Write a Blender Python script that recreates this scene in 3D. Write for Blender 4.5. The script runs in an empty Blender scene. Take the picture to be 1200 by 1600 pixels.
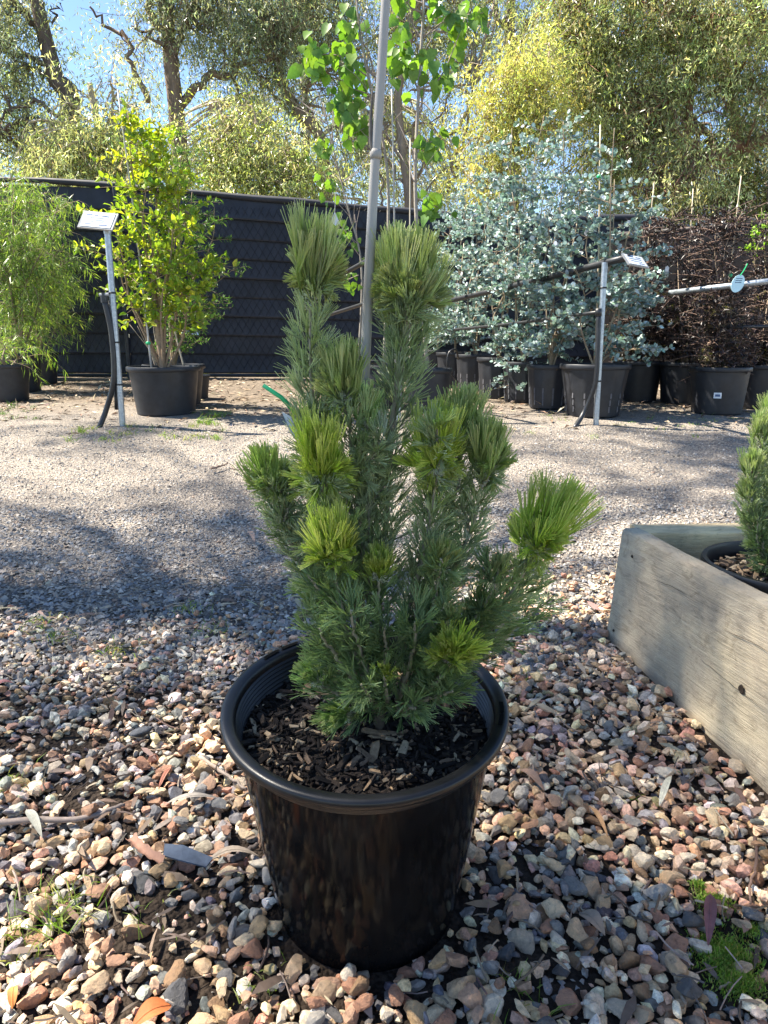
import bpy, math, random
import numpy as np
from mathutils import Vector, Matrix

R = math.radians
rng = np.random.default_rng(7)
random.seed(7)
scene = bpy.context.scene
COL = scene.collection

# ------------------------------------------------------------------ camera
PITCH = R(13.43)
FPX = 1130.0                       # focal length in pixels of a 1200 x 1600 frame
CAM = np.array([0.0, 0.0, 0.956])
cd = bpy.data.cameras.new('camera')
cam = bpy.data.objects.new('camera', cd)
COL.objects.link(cam)
cam.location = CAM
cam.rotation_euler = (R(90) - PITCH, 0, 0)
cd.sensor_fit = 'VERTICAL'
cd.sensor_height = 36.0
cd.lens = 36.0 * FPX / 1600.0
cd.clip_start = 0.02
cd.clip_end = 2000
scene.camera = cam

# ------------------------------------------------------------------ sky, sun, exposure
SUN_AZ = R(-76)                    # measured clockwise from +Y: the sun stands to the left, a little beyond the fence line
SUN_EL = R(54)
world = bpy.data.worlds.new('World')
scene.world = world
world.use_nodes = True
wn = world.node_tree
for n in list(wn.nodes):
    wn.nodes.remove(n)
w_out = wn.nodes.new('ShaderNodeOutputWorld')
w_bg = wn.nodes.new('ShaderNodeBackground')
w_sky = wn.nodes.new('ShaderNodeTexSky')
w_sky.sky_type = 'NISHITA'
w_sky.sun_disc = False
w_sky.sun_elevation = SUN_EL
w_sky.sun_rotation = SUN_AZ
w_sky.altitude = 300
w_sky.air_density = 0.85
w_sky.dust_density = 0.0
w_sky.ozone_density = 2.5
wn.links.new(w_sky.outputs[0], w_bg.inputs[0])
w_bg.inputs[1].default_value = 0.074
wn.links.new(w_bg.outputs[0], w_out.inputs[0])

sl = bpy.data.lights.new('sun', 'SUN')
sl.energy = 5.0
sl.angle = R(0.53)
sl.color = (1.0, 0.92, 0.79)
sun = bpy.data.objects.new('sun', sl)
COL.objects.link(sun)
to_sun = Vector((math.sin(SUN_AZ) * math.cos(SUN_EL), math.cos(SUN_AZ) * math.cos(SUN_EL), math.sin(SUN_EL)))
sun.rotation_euler = to_sun.to_track_quat('Z', 'Y').to_euler()
sun.location = (-20, 10, 25)

vs = scene.view_settings
vs.view_transform = 'Standard'
vs.look = 'None'
vs.gamma = 1.0
vs.use_curve_mapping = False
vs.exposure = 2.05
cy = scene.cycles
cy.max_bounces = 7
cy.diffuse_bounces = 4
cy.glossy_bounces = 3
cy.transmission_bounces = 5
cy.caustics_reflective = False
cy.caustics_refractive = False

# ------------------------------------------------------------------ helpers: geometry of the place
SLOPE = math.tan(R(5.0))


def gz(y):
    """height of the ground: it climbs away from the camera, then flattens out"""
    y = np.asarray(y, float)
    a = SLOPE * (np.minimum(y, 4.4) - 1.10)
    t = np.clip(y - 4.4, 0, 1.4)
    b = SLOPE * t - (SLOPE - 0.03) * t * t / 2.8
    c = 0.03 * np.clip(y - 5.8, 0, 6)
    return a + b + c


def ray(px, py):
    dx = (px - 600) / FPX
    dy = -(py - 800) / FPX
    return np.array([dx, math.cos(PITCH) + dy * math.sin(PITCH), -math.sin(PITCH) + dy * math.cos(PITCH)])


def W(px, py, y):
    """point of the place seen at pixel (px, py) at forward distance y"""
    d = ray(px, py)
    return CAM + d * (y / d[1])


def G(px, py, lift=0.0):
    """point of the ground seen at a pixel"""
    d = ray(px, py)
    lo, hi = 0.2, 60.0
    for _ in range(60):
        m = (lo + hi) / 2
        p = CAM + d * (m / d[1])
        if p[2] > gz(m) + lift:
            lo = m
        else:
            hi = m
    return CAM + d * (lo / d[1])


def nrm(a):
    a = np.asarray(a, float)
    return a / np.maximum(np.linalg.norm(a, axis=-1, keepdims=True), 1e-9)


FRAME = {}          # object name -> (location, rotation) of the thing it belongs to


def tag(o, label=None, cat=None, group=None, kind=None):
    if label: o['label'] = label
    if cat: o['category'] = cat
    if group: o['group'] = group
    if kind: o['kind'] = kind
    return o


def thing(name, label, cat, loc, group=None, rot=None):
    o = bpy.data.objects.new(name, None)
    COL.objects.link(o)
    o.empty_display_size = 0.1
    o.location = loc
    Rm = np.eye(3)
    if rot is not None:
        o.rotation_euler = rot
        from mathutils import Euler
        Rm = np.array(Euler(rot).to_matrix())
    FRAME[o.name] = (np.array(loc, float), Rm)
    return tag(o, label, cat, group)


class MB:
    def __init__(self):
        self.v = []; self.f = {}; self.c = []; self.n = 0

    def add(self, V, faces, col=(0.5, 0.5, 0.5)):
        V = np.asarray(V, float).reshape(-1, 3)
        col = np.asarray(col, float)
        if col.ndim == 1:
            col = np.tile(col, (len(V), 1))
        for F in faces:
            F = np.asarray(F, int)
            if F.size == 0: continue
            self.f.setdefault(F.shape[1], []).append(F + self.n)
        self.v.append(V); self.c.append(col); self.n += len(V)
        return self

    def tube(self, pts, rad, sides=8, col=(0.5, 0.5, 0.5), cap=True):
        P = np.asarray(pts, float)
        n = len(P)
        rad = np.atleast_1d(np.asarray(rad, float))
        rad = np.full(n, rad[0]) if len(rad) == 1 else np.interp(np.linspace(0, 1, n), np.linspace(0, 1, len(rad)), rad)
        T = np.gradient(P, axis=0)
        T = nrm(T)
        ref = np.array([0.0, 0, 1]) if abs(T[0][2]) < 0.9 else np.array([1.0, 0, 0])
        rings = []
        a = np.linspace(0, 2 * math.pi, sides, endpoint=False)
        N = nrm(np.cross(T[0], ref))
        for i in range(n):
            N = N - T[i] * np.dot(N, T[i])
            N = N / max(np.linalg.norm(N), 1e-9)
            B = np.cross(T[i], N)
            rings.append(P[i] + rad[i] * (np.outer(np.cos(a), N) + np.outer(np.sin(a), B)))
        V = np.concatenate(rings)
        i = np.arange(n - 1)[:, None] * sides
        j = np.arange(sides)[None, :]
        k = (np.arange(sides)[None, :] + 1) % sides
        F = np.stack([i + j, i + k, i + sides + k, i + sides + j], -1).reshape(-1, 4)
        faces = [F]
        if cap:
            faces.append(np.arange(sides)[::-1][None, :])
            faces.append((np.arange(sides) + (n - 1) * sides)[None, :])
        c = np.asarray(col, float)
        if c.ndim == 2:
            c = np.repeat(c, sides, axis=0)
        return self.add(V, faces, c)

    def lathe(self, prof, seg=48, col=(0.5, 0.5, 0.5), org=(0, 0, 0), wob=None, close=False):
        prof = np.asarray(prof, float)
        a = np.linspace(0, 2 * math.pi, seg, endpoint=False)
        r = prof[:, 0][:, None] * np.ones(seg)[None]
        if wob is not None:
            r = r * wob(prof[:, 1][:, None], a[None, :])
        V = np.stack([r * np.cos(a), r * np.sin(a), np.repeat(prof[:, 1][:, None], seg, 1)], -1).reshape(-1, 3) + np.asarray(org)
        n = len(prof)
        m = n if close else n - 1
        i = np.arange(m)[:, None] * seg
        i2 = ((np.arange(m) + 1) % n)[:, None] * seg
        j = np.arange(seg)[None]; k = (j + 1) % seg
        F = np.stack([i + j, i + k, i2 + k, i2 + j], -1).reshape(-1, 4)
        return self.add(V, [F], col)

    def box(self, c, size, rot=None, col=(0.5, 0.5, 0.5), bev=0.0):
        s = np.asarray(size, float) / 2
        if bev <= 0:
            V = np.array([[x, y, z] for x in (-1, 1) for y in (-1, 1) for z in (-1, 1)], float) * s
            F = np.array([[0, 1, 3, 2], [4, 6, 7, 5], [0, 4, 5, 1], [2, 3, 7, 6], [0, 2, 6, 4], [1, 5, 7, 3]])
            faces = [F]
        else:
            V = []; idx = {}
            sg = (-1, 1)
            for x in sg:
                for y in sg:
                    for z in sg:
                        for ax in range(3):
                            p = np.array([x, y, z]) * (s - bev)
                            p[ax] = (x, y, z)[ax] * s[ax]
                            idx[(x, y, z, ax)] = len(V); V.append(p)
            q = []; t = []
            for ax in range(3):
                o1, o2 = (ax + 1) % 3, (ax + 2) % 3
                for s0 in sg:
                    f = []
                    for (u, v) in ((-1, -1), (1, -1), (1, 1), (-1, 1)):
                        k = [0, 0, 0]; k[ax] = s0; k[o1] = u; k[o2] = v
                        f.append(idx[(*k, ax)])
                    q.append(f if s0 > 0 else f[::-1])
                for u in sg:
                    for v in sg:
                        def kk(w, a):
                            k = [0, 0, 0]; k[ax] = w; k[o1] = u; k[o2] = v
                            return idx[(*k, a)]
                        f = [kk(-1, o1), kk(1, o1), kk(1, o2), kk(-1, o2)]
                        q.append(f if u * v < 0 else f[::-1])
            for x in sg:
                for y in sg:
                    for z in sg:
                        f = [idx[(x, y, z, 0)], idx[(x, y, z, 1)], idx[(x, y, z, 2)]]
                        t.append(f if x * y * z > 0 else f[::-1])
            V = np.array(V); faces = [np.array(q), np.array(t)]
        if rot is not None:
            V = V @ np.asarray(rot).T
        return self.add(V + np.asarray(c, float), faces, col)

    def leaves(self, pos, d, nor, L, Wd, col, shape='diamond'):
        tv, tf = LEAF[shape]
        n = len(pos)
        if n == 0: return self
        d = nrm(d)
        side = nrm(np.cross(d, nor))
        nn = np.cross(side, d)
        L = np.broadcast_to(L, (n,))[:, None, None]
        Wd = np.broadcast_to(Wd, (n,))[:, None, None]
        V = pos[:, None, :] + L * tv[None, :, 0:1] * d[:, None] + Wd * tv[None, :, 1:2] * side[:, None] + L * tv[None, :, 2:3] * nn[:, None]
        k = len(tv)
        faces = [(np.asarray(F)[None] + (np.arange(n) * k)[:, None, None]).reshape(-1, np.asarray(F).shape[1]) for F in tf]
        c = np.asarray(col, float)
        if c.ndim == 1: c = np.tile(c, (n, 1))
        return self.add(V.reshape(-1, 3), faces, np.repeat(c, k, axis=0))

    def ribbons(self, P, width, col):
        """P (N,K,3) centre lines, width (N,K), col (N,K,3)"""
        N, K, _ = P.shape
        T = nrm(np.gradient(P, axis=1))
        ref = nrm(rng.normal(size=(N, 1, 3)))
        S = nrm(np.cross(T, ref)) * (width[..., None] / 2)
        V = np.stack([P - S, P + S], 2).reshape(-1, 3)
        b = (np.arange(N) * 2 * K)[:, None] + (np.arange(K - 1) * 2)[None]
        F = np.stack([b, b + 1, b + 3, b + 2], -1).reshape(-1, 4)
        return self.add(V, [F], np.repeat(col.reshape(-1, 3), 2, axis=0))

    def build(self, name, mat, parent=None, smooth=False, kind=None, angle=None):
        V = np.concatenate(self.v); C = np.concatenate(self.c)
        if parent is not None:
            loc, Rm = FRAME[parent.name]
            V = (V - loc) @ Rm
        me = bpy.data.meshes.new(name)
        me.vertices.add(len(V))
        me.vertices.foreach_set('co', V.astype(np.float32).ravel())
        loops = []; starts = []; s = 0
        for k, Fs in self.f.items():
            F = np.concatenate(Fs)
            loops.append(F.ravel())
            starts.append(s + np.arange(len(F)) * k)
            s += F.size
        loops = np.concatenate(loops); starts = np.concatenate(starts)
        me.loops.add(len(loops))
        me.polygons.add(len(starts))
        me.polygons.foreach_set('loop_start', starts.astype(np.int32))
        me.loops.foreach_set('vertex_index', loops.astype(np.int32))
        at = me.attributes.new('col', 'FLOAT_COLOR', 'POINT')
        at.data.foreach_set('color', np.concatenate([C, np.ones((len(C), 1))], 1).astype(np.float32).ravel())
        me.update(calc_edges=True)
        me.polygons.foreach_set('use_smooth', np.full(len(starts), smooth))
        me.materials.append(mat)
        if smooth and angle:
            try:
                me.set_sharp_from_angle(angle=R(angle))
            except Exception:
                pass
        o = bpy.data.objects.new(name, me)
        COL.objects.link(o)
        if parent is not None:
            o.parent = parent
            FRAME[o.name] = FRAME[parent.name]
        else:
            FRAME[o.name] = (np.zeros(3), np.eye(3))
        if kind: o['kind'] = kind
        return o


_hx = [(0.5 - 0.5 * math.cos(a), 0.5 * math.sin(a), 0.05 * math.cos(2 * a)) for a in np.linspace(0, 2 * math.pi, 7)[:-1]]
LEAF = {
    'diamond': (np.array([(0, 0, 0), (.42, .5, .05), (1, 0, -.08), (.42, -.5, .05)]), [[[0, 1, 2, 3]]]),
    'sickle': (np.array([(0, 0, 0), (.3, .5, .02), (.3, -.42, .02), (.68, .52, -.03), (.68, -.2, -.03), (1, .35, -.12)]),
               [[[0, 2, 1]], [[1, 2, 4, 3]], [[3, 4, 5]]][1:2] + [[[0, 2, 1], [3, 4, 5]]]),
    'round': (np.array(_hx), [[[0, 1, 2, 3, 4, 5]]]),
    'ovate': (np.array([(0, 0, 0), (.33, .5, .09), (.33, 0, -.01), (.33, -.5, .09), (.72, .33, .05), (.72, 0, -.05), (.72, -.33, .05), (1, 0, -.15)]),
              [[[0, 2, 1], [0, 3, 2], [4, 5, 7], [5, 6, 7]], [[1, 2, 5, 4], [2, 3, 6, 5]]]),
    'heart': (np.array([(0, 0, 0), (-.06, .24, .04), (.2, .5, .08), (.25, 0, -.01), (-.06, -.24, .04), (.2, -.5, .08), (.6, .36, .02), (.6, 0, -.06), (.6, -.36, .02), (1.05, 0, -.2)]),
              [[[0, 3, 1], [1, 3, 2], [0, 4, 3], [4, 5, 3], [6, 7, 9], [7, 8, 9]], [[2, 3, 7, 6], [3, 5, 8, 7]]]),
}


def spline(pts, n=12):
    P = np.asarray(pts, float)
    if len(P) == 2:
        t = np.linspace(0, 1, n)[:, None]
        return P[0] * (1 - t) + P[1] * t
    Q = np.vstack([2 * P[0] - P[1], P, 2 * P[-1] - P[-2]])
    m = len(P) - 1
    out = []
    for u in np.linspace(0, m - 1e-6, n):
        i = int(u); t = u - i
        p0, p1, p2, p3 = Q[i], Q[i + 1], Q[i + 2], Q[i + 3]
        out.append(0.5 * ((2 * p1) + (-p0 + p2) * t + (2 * p0 - 5 * p1 + 4 * p2 - p3) * t ** 2 + (-p0 + 3 * p1 - 3 * p2 + p3) * t ** 3))
    return np.array(out)


def rotz(a):
    c, s = math.cos(a), math.sin(a)
    return np.array([[c, -s, 0], [s, c, 0], [0, 0, 1.0]])


def rot3(rx, ry, rz_):
    from mathutils import Euler
    return np.array(Euler((rx, ry, rz_)).to_matrix())


# ------------------------------------------------------------------ materials
def newmat(name):
    m = bpy.data.materials.new(name)
    m.use_nodes = True
    nt = m.node_tree
    b = nt.nodes['Principled BSDF']
    return m, nt, b


def nd(nt, typ, **kw):
    n = nt.nodes.new(typ)
    for k, v in kw.items():
        setattr(n, k, v)
    return n


def ramp(nt, stops, interp='LINEAR'):
    r = nt.nodes.new('ShaderNodeValToRGB')
    e = r.color_ramp.elements
    r.color_ramp.interpolation = interp
    while len(e) > 1: e.remove(e[-1])
    e[0].position = stops[0][0]; e[0].color = (*stops[0][1], 1)
    for p, c in stops[1:]:
        x = e.new(p); x.color = (*c, 1)
    return r


def mixrgb(nt, a, b, fac, mode='MIX'):
    m = nt.nodes.new('ShaderNodeMix')
    m.data_type = 'RGBA'; m.blend_type = mode
    for s, v in ((m.inputs[0], fac), (m.inputs[6], a), (m.inputs[7], b)):
        if hasattr(v, 'type') and hasattr(v, 'is_output'):
            nt.links.new(v, s)
        elif isinstance(v, (int, float)):
            s.default_value = v
        else:
            s.default_value = (*v, 1)
    return m.outputs[2]


def noise(nt, scale, detail=4, rough=0.6, coord='Object', dist=0.0):
    tc = nd(nt, 'ShaderNodeTexCoord')
    n = nd(nt, 'ShaderNodeTexNoise')
    n.inputs['Scale'].default_value = scale
    n.inputs['Detail'].default_value = detail
    n.inputs['Roughness'].default_value = rough
    n.inputs['Distortion'].default_value = dist
    nt.links.new(tc.outputs[coord], n.inputs['Vector'])
    return n


def bump(nt, b, h, strength, dist=0.01):
    bp = nd(nt, 'ShaderNodeBump')
    bp.inputs['Strength'].default_value = strength
    bp.inputs['Distance'].default_value = dist
    nt.links.new(h, bp.inputs['Height'])
    nt.links.new(bp.outputs[0], b.inputs['Normal'])
    return bp


def leaf_mat(name, rough=0.45, trans=0.35, spec=0.4, tint=(1.25, 1.3, 0.6), vary=0.25, nscale=3.0):
    """foliage: colour from the 'col' attribute, light also passes through the blade"""
    m, nt, b = newmat(name)
    at = nd(nt, 'ShaderNodeAttribute'); at.attribute_name = 'col'
    n = noise(nt, nscale, 3)
    r = ramp(nt, [(0.3, (1 - vary,) * 3), (0.7, (1 + vary,) * 3)])
    nt.links.new(n.outputs[0], r.inputs[0])
    c = mixrgb(nt, at.outputs['Color'], r.outputs[0], 1.0, 'MULTIPLY')
    nt.links.new(c, b.inputs['Base Color'])
    b.inputs['Roughness'].default_value = rough
    b.inputs['Specular IOR Level'].default_value = spec
    t = nd(nt, 'ShaderNodeBsdfTranslucent')
    c2 = mixrgb(nt, c, tint, 1.0, 'MULTIPLY')
    nt.links.new(c2, t.inputs['Color'])
    mx = nd(nt, 'ShaderNodeMixShader'); mx.inputs[0].default_value = trans
    nt.links.new(b.outputs[0], mx.inputs[1]); nt.links.new(t.outputs[0], mx.inputs[2])
    out = nt.nodes['Material Output']
    nt.links.new(mx.outputs[0], out.inputs['Surface'])
    return m


def attr_mat(name, rough=0.8, nscale=40, vary=0.3, bmp=0.3, bdist=0.003, spec=0.3, coord='Object', stretch=None):
    m, nt, b = newmat(name)
    at = nd(nt, 'ShaderNodeAttribute'); at.attribute_name = 'col'
    n = noise(nt, nscale, 7, 0.72, coord)
    if stretch:
        mp = nd(nt, 'ShaderNodeMapping'); mp.inputs['Scale'].default_value = stretch
        l = n.inputs['Vector'].links[0]; src = l.from_socket
        nt.links.new(src, mp.inputs[0]); nt.links.new(mp.outputs[0], n.inputs['Vector'])
    r = ramp(nt, [(0.3, (1 - vary,) * 3), (0.7, (1 + vary,) * 3)])
    nt.links.new(n.outputs[0], r.inputs[0])
    c = mixrgb(nt, at.outputs['Color'], r.outputs[0], 1.0, 'MULTIPLY')
    nt.links.new(c, b.inputs['Base Color'])
    b.inputs['Roughness'].default_value = rough
    b.inputs['Specular IOR Level'].default_value = spec
    if bmp: bump(nt, b, n.outputs[0], bmp, bdist)
    return m


def plain(name, col, rough=0.5, metal=0.0, spec=0.5, nscale=30, vary=0.12, rvary=0.1, bmp=0.0):
    m, nt, b = newmat(name)
    n = noise(nt, nscale, 5)
    r = ramp(nt, [(0.3, tuple(c * (1 - vary) for c in col)), (0.7, tuple(c * (1 + vary) for c in col))])
    nt.links.new(n.outputs[0], r.inputs[0]); nt.links.new(r.outputs[0], b.inputs['Base Color'])
    rr = ramp(nt, [(0.3, (rough - rvary,) * 3), (0.7, (rough + rvary,) * 3)])
    n2 = noise(nt, nscale * 0.37, 4)
    nt.links.new(n2.outputs[0], rr.inputs[0]); nt.links.new(rr.outputs[0], b.inputs['Roughness'])
    b.inputs['Metallic'].default_value = metal
    b.inputs['Specular IOR Level'].default_value = spec
    if bmp: bump(nt, b, n.outputs[0], bmp, 0.004)
    return m


M = {}
M['needle'] = leaf_mat('woolly_bush_needles', 0.5, 0.36, 0.35, (1.1, 1.25, 0.6), 0.12, 8)
M['gum'] = leaf_mat('gum_leaves', 0.34, 0.42, 0.65, (1.2, 1.2, 0.7), 0.3, 0.8)
M['leaf'] = leaf_mat('green_leaves', 0.4, 0.42, 0.45, (1.25, 1.3, 0.45), 0.15, 5)
M['silver'] = leaf_mat('silver_blue_leaves', 0.5, 0.2, 0.4, (1.0, 1.1, 0.8), 0.15, 4)
M['purple'] = leaf_mat('purple_leaves', 0.42, 0.12, 0.45, (1.2, 0.9, 0.8), 0.3, 3)
M['grass'] = leaf_mat('grass_blades', 0.5, 0.4, 0.3, (1.2, 1.3, 0.5), 0.2, 10)
M['bark'] = attr_mat('bark', 0.9, 14, 0.4, 0.8, 0.02, 0.2, stretch=(1, 1, 0.25))
M['twig'] = attr_mat('twig_bark', 0.85, 60, 0.3, 0.4, 0.002, 0.2)
M['stone_mix'] = attr_mat('mixed_gravel', 0.74, 120, 0.55, 0.8, 0.004, 0.3)
M['chips'] = attr_mat('crushed_rock', 0.85, 80, 0.2, 0.3, 0.002, 0.25)
M['wood_chip'] = attr_mat('wood_chips', 0.8, 130, 0.35, 0.5, 0.002, 0.3)
M['litter'] = attr_mat('leaf_litter', 0.7, 60, 0.25, 0.2, 0.002, 0.3)
M['cane'] = attr_mat('bamboo_cane', 0.55, 60, 0.12, 0.15, 0.001, 0.35, stretch=(1, 1, 0.06))
M['steel'] = plain('galvanised_steel', (0.36, 0.40, 0.44), 0.42, 0.75, 0.5, 60, 0.2)
M['blackpipe'] = plain('black_poly_pipe', (0.018, 0.019, 0.022), 0.42, 0, 0.5, 40, 0.25)
M['black_soft'] = plain('weathered_black_plastic', (0.016, 0.018, 0.023), 0.5, 0, 0.45, 14, 0.35, 0.12)
M['fence_sheet'] = plain('charcoal_fence_board', (0.022, 0.024, 0.033), 0.62, 0, 0.35, 6, 0.25, 0.1, 0.1)
M['wire'] = plain('black_chain_wire', (0.012, 0.012, 0.015), 0.5, 0.2, 0.4)
M['white_plastic'] = plain('white_sign_card', (0.62, 0.66, 0.70), 0.4, 0, 0.4, 20, 0.03)
M['print_blue'] = plain('blue_print', (0.06, 0.11, 0.22), 0.5, 0, 0.3, 80, 0.2)
M['grey_frame'] = plain('grey_sign_frame', (0.30, 0.31, 0.32), 0.45, 0, 0.4, 20, 0.1)
M['green_tie'] = plain('green_plastic', (0.02, 0.42, 0.16), 0.35, 0, 0.5, 30, 0.1)
M['oval'] = plain('pale_blue_tag', (0.52, 0.76, 0.84), 0.4, 0, 0.4, 30, 0.05)


def pot_mat():
    m, nt, b = newmat('glossy_black_pot')
    n = noise(nt, 6, 5, 0.6)
    r = ramp(nt, [(0.35, (0.004, 0.004, 0.0045)), (0.75, (0.009, 0.009, 0.010))])
    nt.links.new(n.outputs[0], r.inputs[0]); nt.links.new(r.outputs[0], b.inputs['Base Color'])
    n2 = noise(nt, 16, 6, 0.7)
    mp = nd(nt, 'ShaderNodeMapping'); mp.inputs['Scale'].default_value = (1, 1, 0.35)
    src = n2.inputs['Vector'].links[0].from_socket
    nt.links.new(src, mp.inputs[0]); nt.links.new(mp.outputs[0], n2.inputs['Vector'])
    rr = ramp(nt, [(0.3, (0.06,) * 3), (0.75, (0.17,) * 3)])
    nt.links.new(n2.outputs[0], rr.inputs[0]); nt.links.new(rr.outputs[0], b.inputs['Roughness'])
    n3 = noise(nt, 9, 2, 0.4)
    bump(nt, b, n3.outputs[0], 0.12, 0.006)
    b.inputs['Specular IOR Level'].default_value = 0.045
    return m


M['pot'] = pot_mat()
M['pot_rim'] = plain('black_pot_rim', (0.008, 0.0085, 0.010), 0.36, 0, 0.38, 25, 0.3, 0.08)


def soil_mat():
    m, nt, b = newmat('potting_mix')
    n = noise(nt, 120, 6, 0.7)
    r = ramp(nt, [(0.3, (0.008, 0.006, 0.005)), (0.6, (0.03, 0.021, 0.015)), (0.8, (0.07, 0.05, 0.035))])
    nt.links.new(n.outputs[0], r.inputs[0]); nt.links.new(r.outputs[0], b.inputs['Base Color'])
    b.inputs['Roughness'].default_value = 0.9
    bump(nt, b, n.outputs[0], 0.9, 0.01)
    return m


M['soil'] = soil_mat()


def stone_obj_mat():
    """colour of each stone drawn from its own random number"""
    m, nt, b = newmat('river_stone')
    oi = nd(nt, 'ShaderNodeObjectInfo')
    pal = [(0.16, 0.165, 0.172), (0.37, 0.285, 0.20), (0.27, 0.17, 0.12), (0.52, 0.43, 0.30), (0.08, 0.085, 0.095), (0.37, 0.25, 0.185),
           (0.20, 0.135, 0.085), (0.36, 0.265, 0.16), (0.24, 0.24, 0.24), (0.34, 0.30, 0.245), (0.29, 0.165, 0.115), (0.50, 0.46, 0.39)]
    r = ramp(nt, [(i / len(pal), c) for i, c in enumerate(pal)], 'CONSTANT')
    nt.links.new(oi.outputs['Random'], r.inputs[0])
    n = noise(nt, 3.2, 10, 0.78)
    add = nd(nt, 'ShaderNodeVectorMath'); add.operation = 'ADD'
    mul = nd(nt, 'ShaderNodeVectorMath'); mul.operation = 'SCALE'; mul.inputs['Scale'].default_value = 3.0
    nt.links.new(oi.outputs['Location'], mul.inputs[0])
    src = n.inputs['Vector'].links[0].from_socket
    nt.links.new(src, add.inputs[0]); nt.links.new(mul.outputs[0], add.inputs[1]); nt.links.new(add.outputs[0], n.inputs['Vector'])
    rr = ramp(nt, [(0.32, (0.42, 0.40, 0.39)), (0.46, (0.9, 0.9, 0.9)), (0.56, (1.08, 1.05, 1.0)), (0.7, (1.75, 1.65, 1.5))])
    nt.links.new(n.outputs[0], rr.inputs[0])
    c = mixrgb(nt, r.outputs[0], rr.outputs[0], 1.0, 'MULTIPLY')
    c = mixrgb(nt, c, (1.54, 1.43, 1.30), 1.0, 'MULTIPLY')
    nt.links.new(c, b.inputs['Base Color'])
    b.inputs['Roughness'].default_value = 0.68
    b.inputs['Specular IOR Level'].default_value = 0.35
    n2 = noise(nt, 9, 8, 0.75)
    bump(nt, b, n2.outputs[0], 0.55, 0.09)
    return m


M['stone'] = stone_obj_mat()


def ground_mat():
    m, nt, b = newmat('ground_surface')
    tc = nd(nt, 'ShaderNodeTexCoord')
    sep = nd(nt, 'ShaderNodeSeparateXYZ'); nt.links.new(tc.outputs['Object'], sep.inputs[0])
    # crushed rock driveway
    vo = nd(nt, 'ShaderNodeTexVoronoi'); vo.inputs['Scale'].default_value = 105; vo.inputs['Randomness'].default_value = 1
    nt.links.new(tc.outputs['Object'], vo.inputs['Vector'])
    sepc = nd(nt, 'ShaderNodeSeparateColor'); nt.links.new(vo.outputs['Color'], sepc.inputs[0])
    rc = ramp(nt, [(0, (0.18, 0.175, 0.175)), (0.3, (0.31, 0.285, 0.26)), (0.6, (0.43, 0.385, 0.33)), (0.85, (0.49, 0.44, 0.375)), (1, (0.24, 0.21, 0.19))])
    nt.links.new(sepc.outputs[0], rc.inputs[0])
    rd = ramp(nt, [(0.35, (1, 1, 1)), (0.75, (0.45, 0.42, 0.40))])
    nt.links.new(vo.outputs['Distance'], rd.inputs[0])
    drive = mixrgb(nt, rc.outputs[0], rd.outputs[0], 0.8, 'MULTIPLY')
    n1 = noise(nt, 1.3, 6, 0.65)
    r1 = ramp(nt, [(0.35, (0.70, 0.685, 0.675)), (0.65, (0.95, 0.925, 0.885))])
    nt.links.new(n1.outputs[0], r1.inputs[0])
    drive = mixrgb(nt, drive, r1.outputs[0], 1.0, 'MULTIPLY')
    # earth under the garden gravel
    n2 = noise(nt, 45, 6, 0.7)
    r2 = ramp(nt, [(0.3, (0.014, 0.010, 0.008)), (0.6, (0.05, 0.036, 0.026)), (0.8, (0.10, 0.075, 0.055))])
    nt.links.new(n2.outputs[0], r2.inputs[0])
    # litter and earth near the fence
    n3 = noise(nt, 22, 6, 0.75)
    r3 = ramp(nt, [(0.35, (0.07, 0.055, 0.042)), (0.55, (0.20, 0.16, 0.12)), (0.72, (0.36, 0.29, 0.21))])
    nt.links.new(n3.outputs[0], r3.inputs[0])
    nb = noise(nt, 3.0, 5, 0.6)
    def mask(lo, hi, amp):
        a = nd(nt, 'ShaderNodeMath'); a.operation = 'MULTIPLY_ADD'
        nt.links.new(nb.outputs[0], a.inputs[0]); a.inputs[1].default_value = amp
        nt.links.new(sep.outputs['Y'], a.inputs[2])
        mr = nd(nt, 'ShaderNodeMapRange'); mr.inputs['From Min'].default_value = lo + amp / 2; mr.inputs['From Max'].default_value = hi + amp / 2
        nt.links.new(a.outputs[0], mr.inputs['Value'])
        return mr.outputs[0]
    c = mixrgb(nt, r2.outputs[0], drive, mask(1.9, 2.5, 0.8))
    c = mixrgb(nt, c, r3.outputs[0], mask(5.6, 6.8, 1.6))
    nt.links.new(c, b.inputs['Base Color'])
    b.inputs['Roughness'].default_value = 0.9
    b.inputs['Specular IOR Level'].default_value = 0.2
    inv = nd(nt, 'ShaderNodeMath'); inv.operation = 'SUBTRACT'; inv.inputs[0].default_value = 1
    nt.links.new(vo.outputs['Distance'], inv.inputs[1])
    ad = nd(nt, 'ShaderNodeMath'); ad.operation = 'ADD'
    nt.links.new(inv.outputs[0], ad.inputs[0]); nt.links.new(n2.outputs[0], ad.inputs[1])
    bump(nt, b, ad.outputs[0], 0.9, 0.012)
    return m


M['ground'] = ground_mat()


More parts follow.
